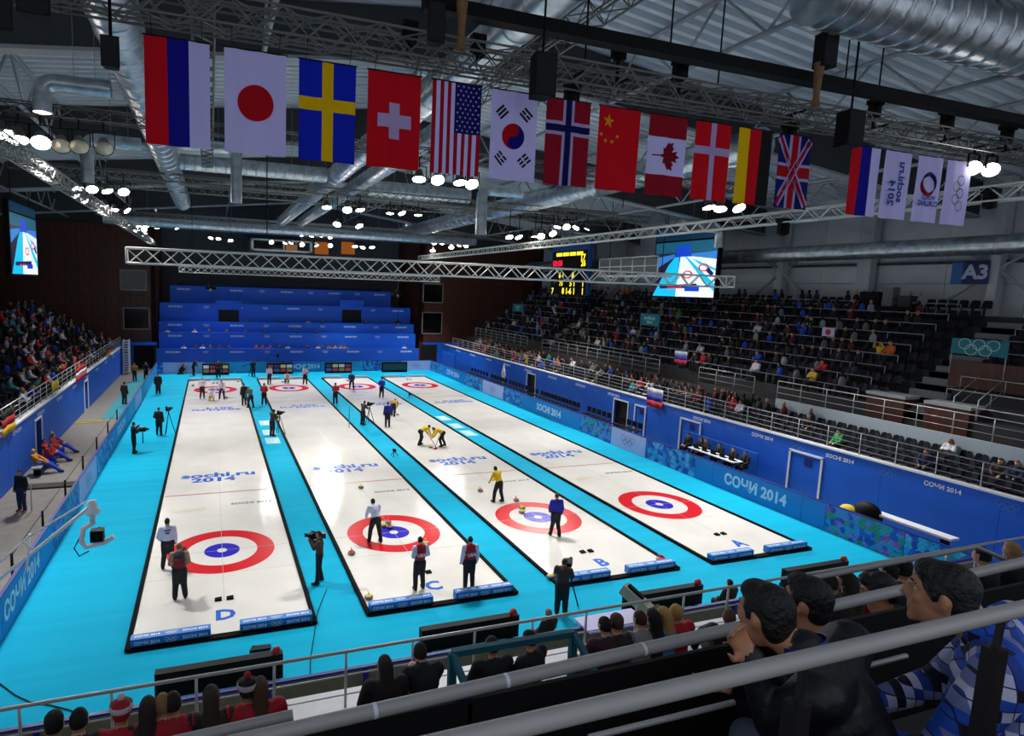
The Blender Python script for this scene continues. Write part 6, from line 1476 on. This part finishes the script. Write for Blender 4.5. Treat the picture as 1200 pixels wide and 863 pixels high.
# ------------------------------------------------------------------ the two men in the foreground
def plaid():
    m, nt, b = nodes_mat('blue_plaid')
    tc = nt.nodes.new('ShaderNodeTexCoord'); mp = nt.nodes.new('ShaderNodeMapping'); mp.inputs['Rotation'].default_value = (.0, .25, .0)
    nt.links.new(tc.outputs['Object'], mp.inputs[0]); sp = nt.nodes.new('ShaderNodeSeparateXYZ'); nt.links.new(mp.outputs[0], sp.inputs[0])
    def M(op, a, b=None, c=None):
        n = nt.nodes.new('ShaderNodeMath'); n.operation = op
        for i, q in enumerate((a, b, c)):
            if q is None: continue
            if isinstance(q, (int, float)): n.inputs[i].default_value = q
            else: nt.links.new(q, n.inputs[i])
        return n.outputs[0]
    u = M('MULTIPLY', M('SUBTRACT', M('MULTIPLY', sp.outputs[0], .75), sp.outputs[1]), 24.0); v = M('MULTIPLY', M('ADD', sp.outputs[2], M('MULTIPLY', sp.outputs[0], .25)), 24.0)
    cmb = nt.nodes.new('ShaderNodeCombineXYZ'); nt.links.new(M('FLOOR', u), cmb.inputs[0]); nt.links.new(M('FLOOR', v), cmb.inputs[1])
    wn = nt.nodes.new('ShaderNodeTexWhiteNoise'); wn.noise_dimensions = '2D'; nt.links.new(cmb.outputs[0], wn.inputs['Vector'])
    r = ramp(nt, [(0, '#C4C8F0'), (.17, '#1E56C8'), (.4, '#7C84BC'), (.58, '#0C1024'), (.74, '#1A429C'), (.9, '#D8DAF4')], 'CONSTANT'); nt.links.new(wn.outputs['Value'], r.inputs[0])
    ln = M('MAXIMUM', M('LESS_THAN', M('FRACT', M('MULTIPLY', u, .5)), .06), M('LESS_THAN', M('FRACT', M('MULTIPLY', v, .5)), .06))
    mx = nt.nodes.new('ShaderNodeMix'); mx.data_type = 'RGBA'; nt.links.new(ln, mx.inputs['Factor']); nt.links.new(r.outputs[0], mx.inputs[6]); mx.inputs[7].default_value = (*rgb('#1A2448'), 1)
    nt.links.new(mx.outputs[2], b.inputs['Base Color']); b.inputs['Roughness'].default_value = .8
    nz = nt.nodes.new('ShaderNodeTexNoise'); nz.inputs['Scale'].default_value = 9; nt.links.new(tc.outputs['Object'], nz.inputs['Vector']); bp = nt.nodes.new('ShaderNodeBump'); bp.inputs['Strength'].default_value = .6; bp.inputs['Distance'].default_value = .03
    nt.links.new(nz.outputs['Fac'], bp.inputs['Height']); nt.links.new(bp.outputs[0], b.inputs['Normal'])
    return m
def near_body(name, J, face, hand=None, voxel=.0095, collar=True):
    """one continuous high-resolution figure; J holds world-space joints relative to the object's origin"""
    P = []; C_ = lambda a, ra, b, rb, z: P.append(('c', Vector(a), ra, Vector(b), rb, z)); F = 1.12
    pel, che, nek, hed = J['pel'], J['che'], J['nek'], J['hed']; up = (che-pel).normalized(); sd = (J['shR']-J['shL']).normalized()
    fw = up.cross(sd).normalized(); sd = fw.cross(up).normalized(); R = Matrix((sd, fw, up)).transposed()
    P.append(('e', pel, (.19, .15, .16), R, 'legs')); P.append(('e', pel.lerp(che, .35)+up*.02, (.185, .15, .2), R, 'top')); P.append(('e', pel.lerp(che, .75), (.2, .145, .2), R, 'top')); P.append(('e', che, (.205, .135, .18), R, 'top'))
    for s in 'LR':
        C_(che+up*.1, .1, J['sh'+s], .085, 'top'); C_(J['sh'+s], .088, J['el'+s], .066, 'top'); C_(J['el'+s], .066, J['wr'+s], .048, 'top')
        C_(J['hi'+s], .115, J['kn'+s], .08, 'legs'); C_(J['kn'+s], .078, J['an'+s], .055, 'legs'); C_(J['an'+s]+V(0,0,-.03), .052, J['an'+s]+V(0,.16,-.045), .044, 'shoes')
        dr = (J.get('ha'+s, J['wr'+s]+(J['wr'+s]-J['el'+s]).normalized()*.1)-J['wr'+s]).normalized()
        nrm = J.get('hn'+s, V(0, 0, 1)); sx = dr.cross(nrm).normalized(); pn = sx.cross(dr).normalized()*-1
        w = J['wr'+s]; pm = w+dr*.085
        C_(w-dr*.02, .03, w+dr*.03, .029, 'skin')
        for q in (-1, 0, 1): C_(w+dr*.03+sx*(q*.014), .021, pm+sx*(q*.025), .016, 'skin')
        curl = J.get('curl'+s, .5)
        for q, L in ((-1.5, .072), (-.5, .085), (.5, .08), (1.5, .062)):
            a = pm+sx*(q*.0225)+dr*.005; d1 = (dr+pn*(-.35*curl)).normalized(); b = a+d1*(L*.5); d2 = (dr+pn*(-1.3*curl)).normalized(); c = b+d2*(L*.35); d3 = (dr*.6+pn*(-1.9*curl)).normalized(); e = c+d3*(L*.28)
            C_(a, .0105, b, .0098, 'skin'); C_(b, .0098, c, .009, 'skin'); C_(c, .009, e, .0075, 'skin')
        a = w+dr*.03-sx*.028; b = a+(dr*.5-sx*.8-pn*.3).normalized()*.045; C_(a, .015, b, .0125, 'skin'); C_(b, .0125, b+(dr*.9-sx*.2-pn*.3).normalized()*.035, .0095, 'skin')
    C_(che+up*.1, .1, nek-up*.0, .072, 'top'); C_(nek-up*.03, .062, hed-V(0,0,.04)-face*.02, .058, 'skin')
    fx = face.cross(V(0,0,1)).normalized(); fu = fx.cross(face).normalized(); Rh = Matrix((fx, face, fu)).transposed()
    E_ = lambda c, r, z: P.append(('e', hed+fx*c[0]+face*c[1]+fu*c[2], r, Rh, z)); K_ = lambda a, ra, b, rb, z: C_(hed+fx*a[0]+face*a[1]+fu*a[2], ra, hed+fx*b[0]+face*b[1]+fu*b[2], rb, z)
    E_((0, -.012, .012), (.074, .096, .105), 'skin')                      # skull
    E_((0, .03, -.05), (.06, .07, .075), 'skin')                           # jaw
    K_((-.02, .078, -.098), .02, (.02, .078, -.098), .02, 'skin')          # chin
    K_((0, .093, .025), .010, (0, .113, -.022), .0125, 'skin')             # nose ridge
    for s in (-1, 1):
        K_((s*.006, .1, -.026), .012, (s*.012, .096, -.028), .009, 'skin')  # nostrils
        K_((s*.012, .086, .035), .012, (s*.045, .068, .036), .012, 'skin')  # brow
        E_((s*.042, .062, -.015), (.022, .022, .022), 'skin')               # cheek
        K_((s*.078, -.012, .022), .011, (s*.082, -.02, .0), .013, 'skin'); K_((s*.082, -.022, .0), .012, (s*.076, -.008, -.03), .009, 'skin')   # ear
    K_((-.022, .09, -.06), .0085, (.022, .09, -.06), .0085, 'skin'); K_((-.018, .088, -.073), .0085, (.018, .088, -.073), .0085, 'skin')         # lips
    E_((0, -.02, .042), (.083, .094, .088), 'hair'); E_((0, -.052, -.005), (.075, .055, .085), 'hair'); E_((0, .04, .088), (.065, .05, .04), 'hair')
    for s in (-1, 1): K_((s*.07, .02, .045), .018, (s*.073, .015, .0), .012, 'hair')
    return remesh_body([p for p in P if p[-1] != 'hair'], voxel, 3), remesh_body([p for p in P if p[-1] == 'hair'], .012, 5)
def near_man(label, head_at, J, rz, face, top, legs, hair, skin, voxel=.0095, floor=None):
    """head_at: where the head is; the pose is local and turned by rz; face is a local direction"""
    face = face.normalized(); me, hm = near_body('person', J, face, voxel=voxel)
    for m_ in (skin, cm(hair), top, cm(legs), cm('#101012'), cm(legs)): me.materials.append(m_)
    hm.materials.append(mat('near_hair', '#0B0806', .55, noise=.3, bump=.8, nscale=45)); hm.polygons.foreach_set('material_index', [0]*len(hm.polygons))
    R = Matrix.Rotation(rz, 3, 'Z'); o = link('person', me, None, head_at-R @ J['hed'], rz); tag(o, label, 'person')
    link('hair', hm, o)
    fx = face.cross(V(0,0,1)).normalized(); fu = fx.cross(face)
    for s in (-1, 1):
        c = J['hed']+fx*(s*.033)+face*.066+fu*.016; e = MB().ell(c, (.0125,)*3, 0, 10, 8).build('eye', mat('eye_white', '#C8C4BE', .2), o); MB().ell(c+face*.0085, (.006,)*3, 0, 8, 6).build('iris', mat('iris_dark', '#1A120C', .2), e)
        MB().sweep([J['hed']+fx*(s*.015)+face*.09+fu*.04, J['hed']+fx*(s*.034)+face*.083+fu*.042, J['hed']+fx*(s*.052)+face*.068+fu*.037], .0035, 6).build('eyebrow', cm(hair), o)
    return o
SKN = mat('skin_near', '#C08562', .5, noise=.06, nscale=20)
NS = {k: v for k, v in skeleton(POSES['sit_a']).items()}
J = dict(NS, che=V(0, .03, .99), nek=V(0, .08, 1.17), hed=V(0, .21, 1.245), shL=V(-.23, .02, 1.13), shR=V(.23, .02, 1.13), elL=V(-.29, .15, .78), elR=V(.3, .2, .78), wrL=V(-.1, .38, .66), wrR=V(.1, .4, .66))
rz = math.radians(24)
PLM = near_man('man in blue plaid shirt sitting at right, seen in profile', GD(1104, 698, 2.22), J, rz, V(.02, 1, -.05), plaid(), '#17181E', '#120D0A', SKN)
mb = MB(); mb.lathe([(.078, -.06), (.086, -.03), (.08, .02), (.07, .03)], 20, c=J['nek']+V(0, .0, -.0), axis=(0, .45, 1)); mb.build('collar', MATS['blue_plaid'], PLM)
o = MB().box((PLM.location.x-.1, -21.1, 7.45), (PLM.location.x+.4, PLM.location.y+.1, 7.87)).build('bench_seat', M_SEAT); tag(o, 'dark seat under the man in plaid shirt', 'seat')
head = GD(897, 722, 2.3); rz = math.radians(26); R_ = Matrix.Rotation(rz, 3, 'Z'); hl = V(0, .38, 1.1)
hand = R_.transposed() @ (GD(868, 756, 2.16)-head)+hl
J = dict(NS, pel=V(0, -.02, .53), che=V(0, .12, .86), nek=V(0, .24, 1.03), hed=hl, shL=V(-.23, .15, 1.0), shR=V(.23, .15, 1.0), elL=hand+V(.04, -.12, -.26), elR=V(.3, .34, .7), wrL=hand+V(.03, -.03, -.05), wrR=V(.08, .5, .72), haL=hand+V(-.02, .03, .06), hnL=V(-.6, -.8, .3), curlL=1.0)
JK = mat('black_jacket', '#0D0D11', .5, noise=.1, bump=.4, nscale=14)
o = near_man('man in black jacket leaning chin on hand over the rail', head, J, rz, V(.42, 1, -.15), JK, '#5A6478', '#0E0A08', SKN)
n_ = J['nek']
MB().sweep([n_+V(-.1, -.1, .0), n_+V(-.14, -.135, -.05), n_+V(-.17, -.15, -.12), n_+V(-.18, -.155, -.22)], .0045, 6).build('piping', M_WHITE, o)
MB().sweep([n_+V(.08, -.1, .0), n_+V(.16, -.1, -.03), n_+V(.25, -.06, -.05), n_+V(.3, 0, -.1)], .0045, 6).build('piping', M_WHITE, o)
mb = MB(); mb.lathe([(.078, -.03), (.084, .0), (.078, .03)], 20, c=n_, axis=(0, .5, 1)); mb.build('collar', mat('collar_blue', '#17307E', .6), o)
s_ = MB().box((o.location.x-.25, -21.1, 7.45), (o.location.x+.25, o.location.y+.1, 7.87)).build('bench_seat', M_SEAT); tag(s_, 'dark seat under the man in black jacket', 'seat')
# two more dark heads in the rows just in front
J = {k: v.copy() for k, v in skeleton(POSES['sit_b']).items() if isinstance(v, Vector)}; J['hed'] = V(0, .24, 1.2)
near_man('dark haired man with blue collar in front of the man in black', GD(945, 706, 2.8), J, math.radians(10), V(-.1, 1, 0), cm('#16181E'), '#15151A', '#0E0A08', SKN, .014)
near_man('dark haired spectator bowed over beside the plaid shirt', GD(1030, 693, 4.0), J, math.radians(25), V(-.1, .85, -.4), cm('#121216'), '#15151A', '#0E0A08', SKN, .014)
# lavender board laid over the near boards
a, b = GZ(690, 742, 1.2), GZ(757, 728, 1.2)
o = MB().box((a.x, YN-.35, 1.18), (b.x, YN+.35, 1.23)).build('lavender_board', M_LAV); tag(o, 'lavender board lying across the near boards right of the cameraman', 'board')
# television platform high on the right stand
p = GX(1046, 352, 39.2); o = empty('television_platform', (38.6, p.y, RROW[11][1])); tag(o, 'dark television platform with cases against the right wall', 'platform')
MB().box((-.4, -1.8, 0), (.8, 1.8, .35)).build('deck', M_BLK, o); MB().box((-.2, .3, .35), (.5, 1.5, 1.2)).build('case', M_BLK, o); MB().box((-.2, -.5, .35), (.4, .1, 1.5)).build('case', mat('grey_case', '#6A6A6C', .6), o); MB().box((-.2, -1.5, .35), (.5, -.8, 1.0)).build('case', mat('dark_case', '#2A2A2C', .6), o)
for i, u in enumerate((722, 732)):
    q = GX(u, 348, 38.6); person('sit_a', (38.9, q.y, RROW[11][1]-.06), PI/2, '#C8401C', '#22304A', label=f"spectator in orange red, top row near the video screen, {['left', 'right'][i]} one", group='pair in orange red on the top row')
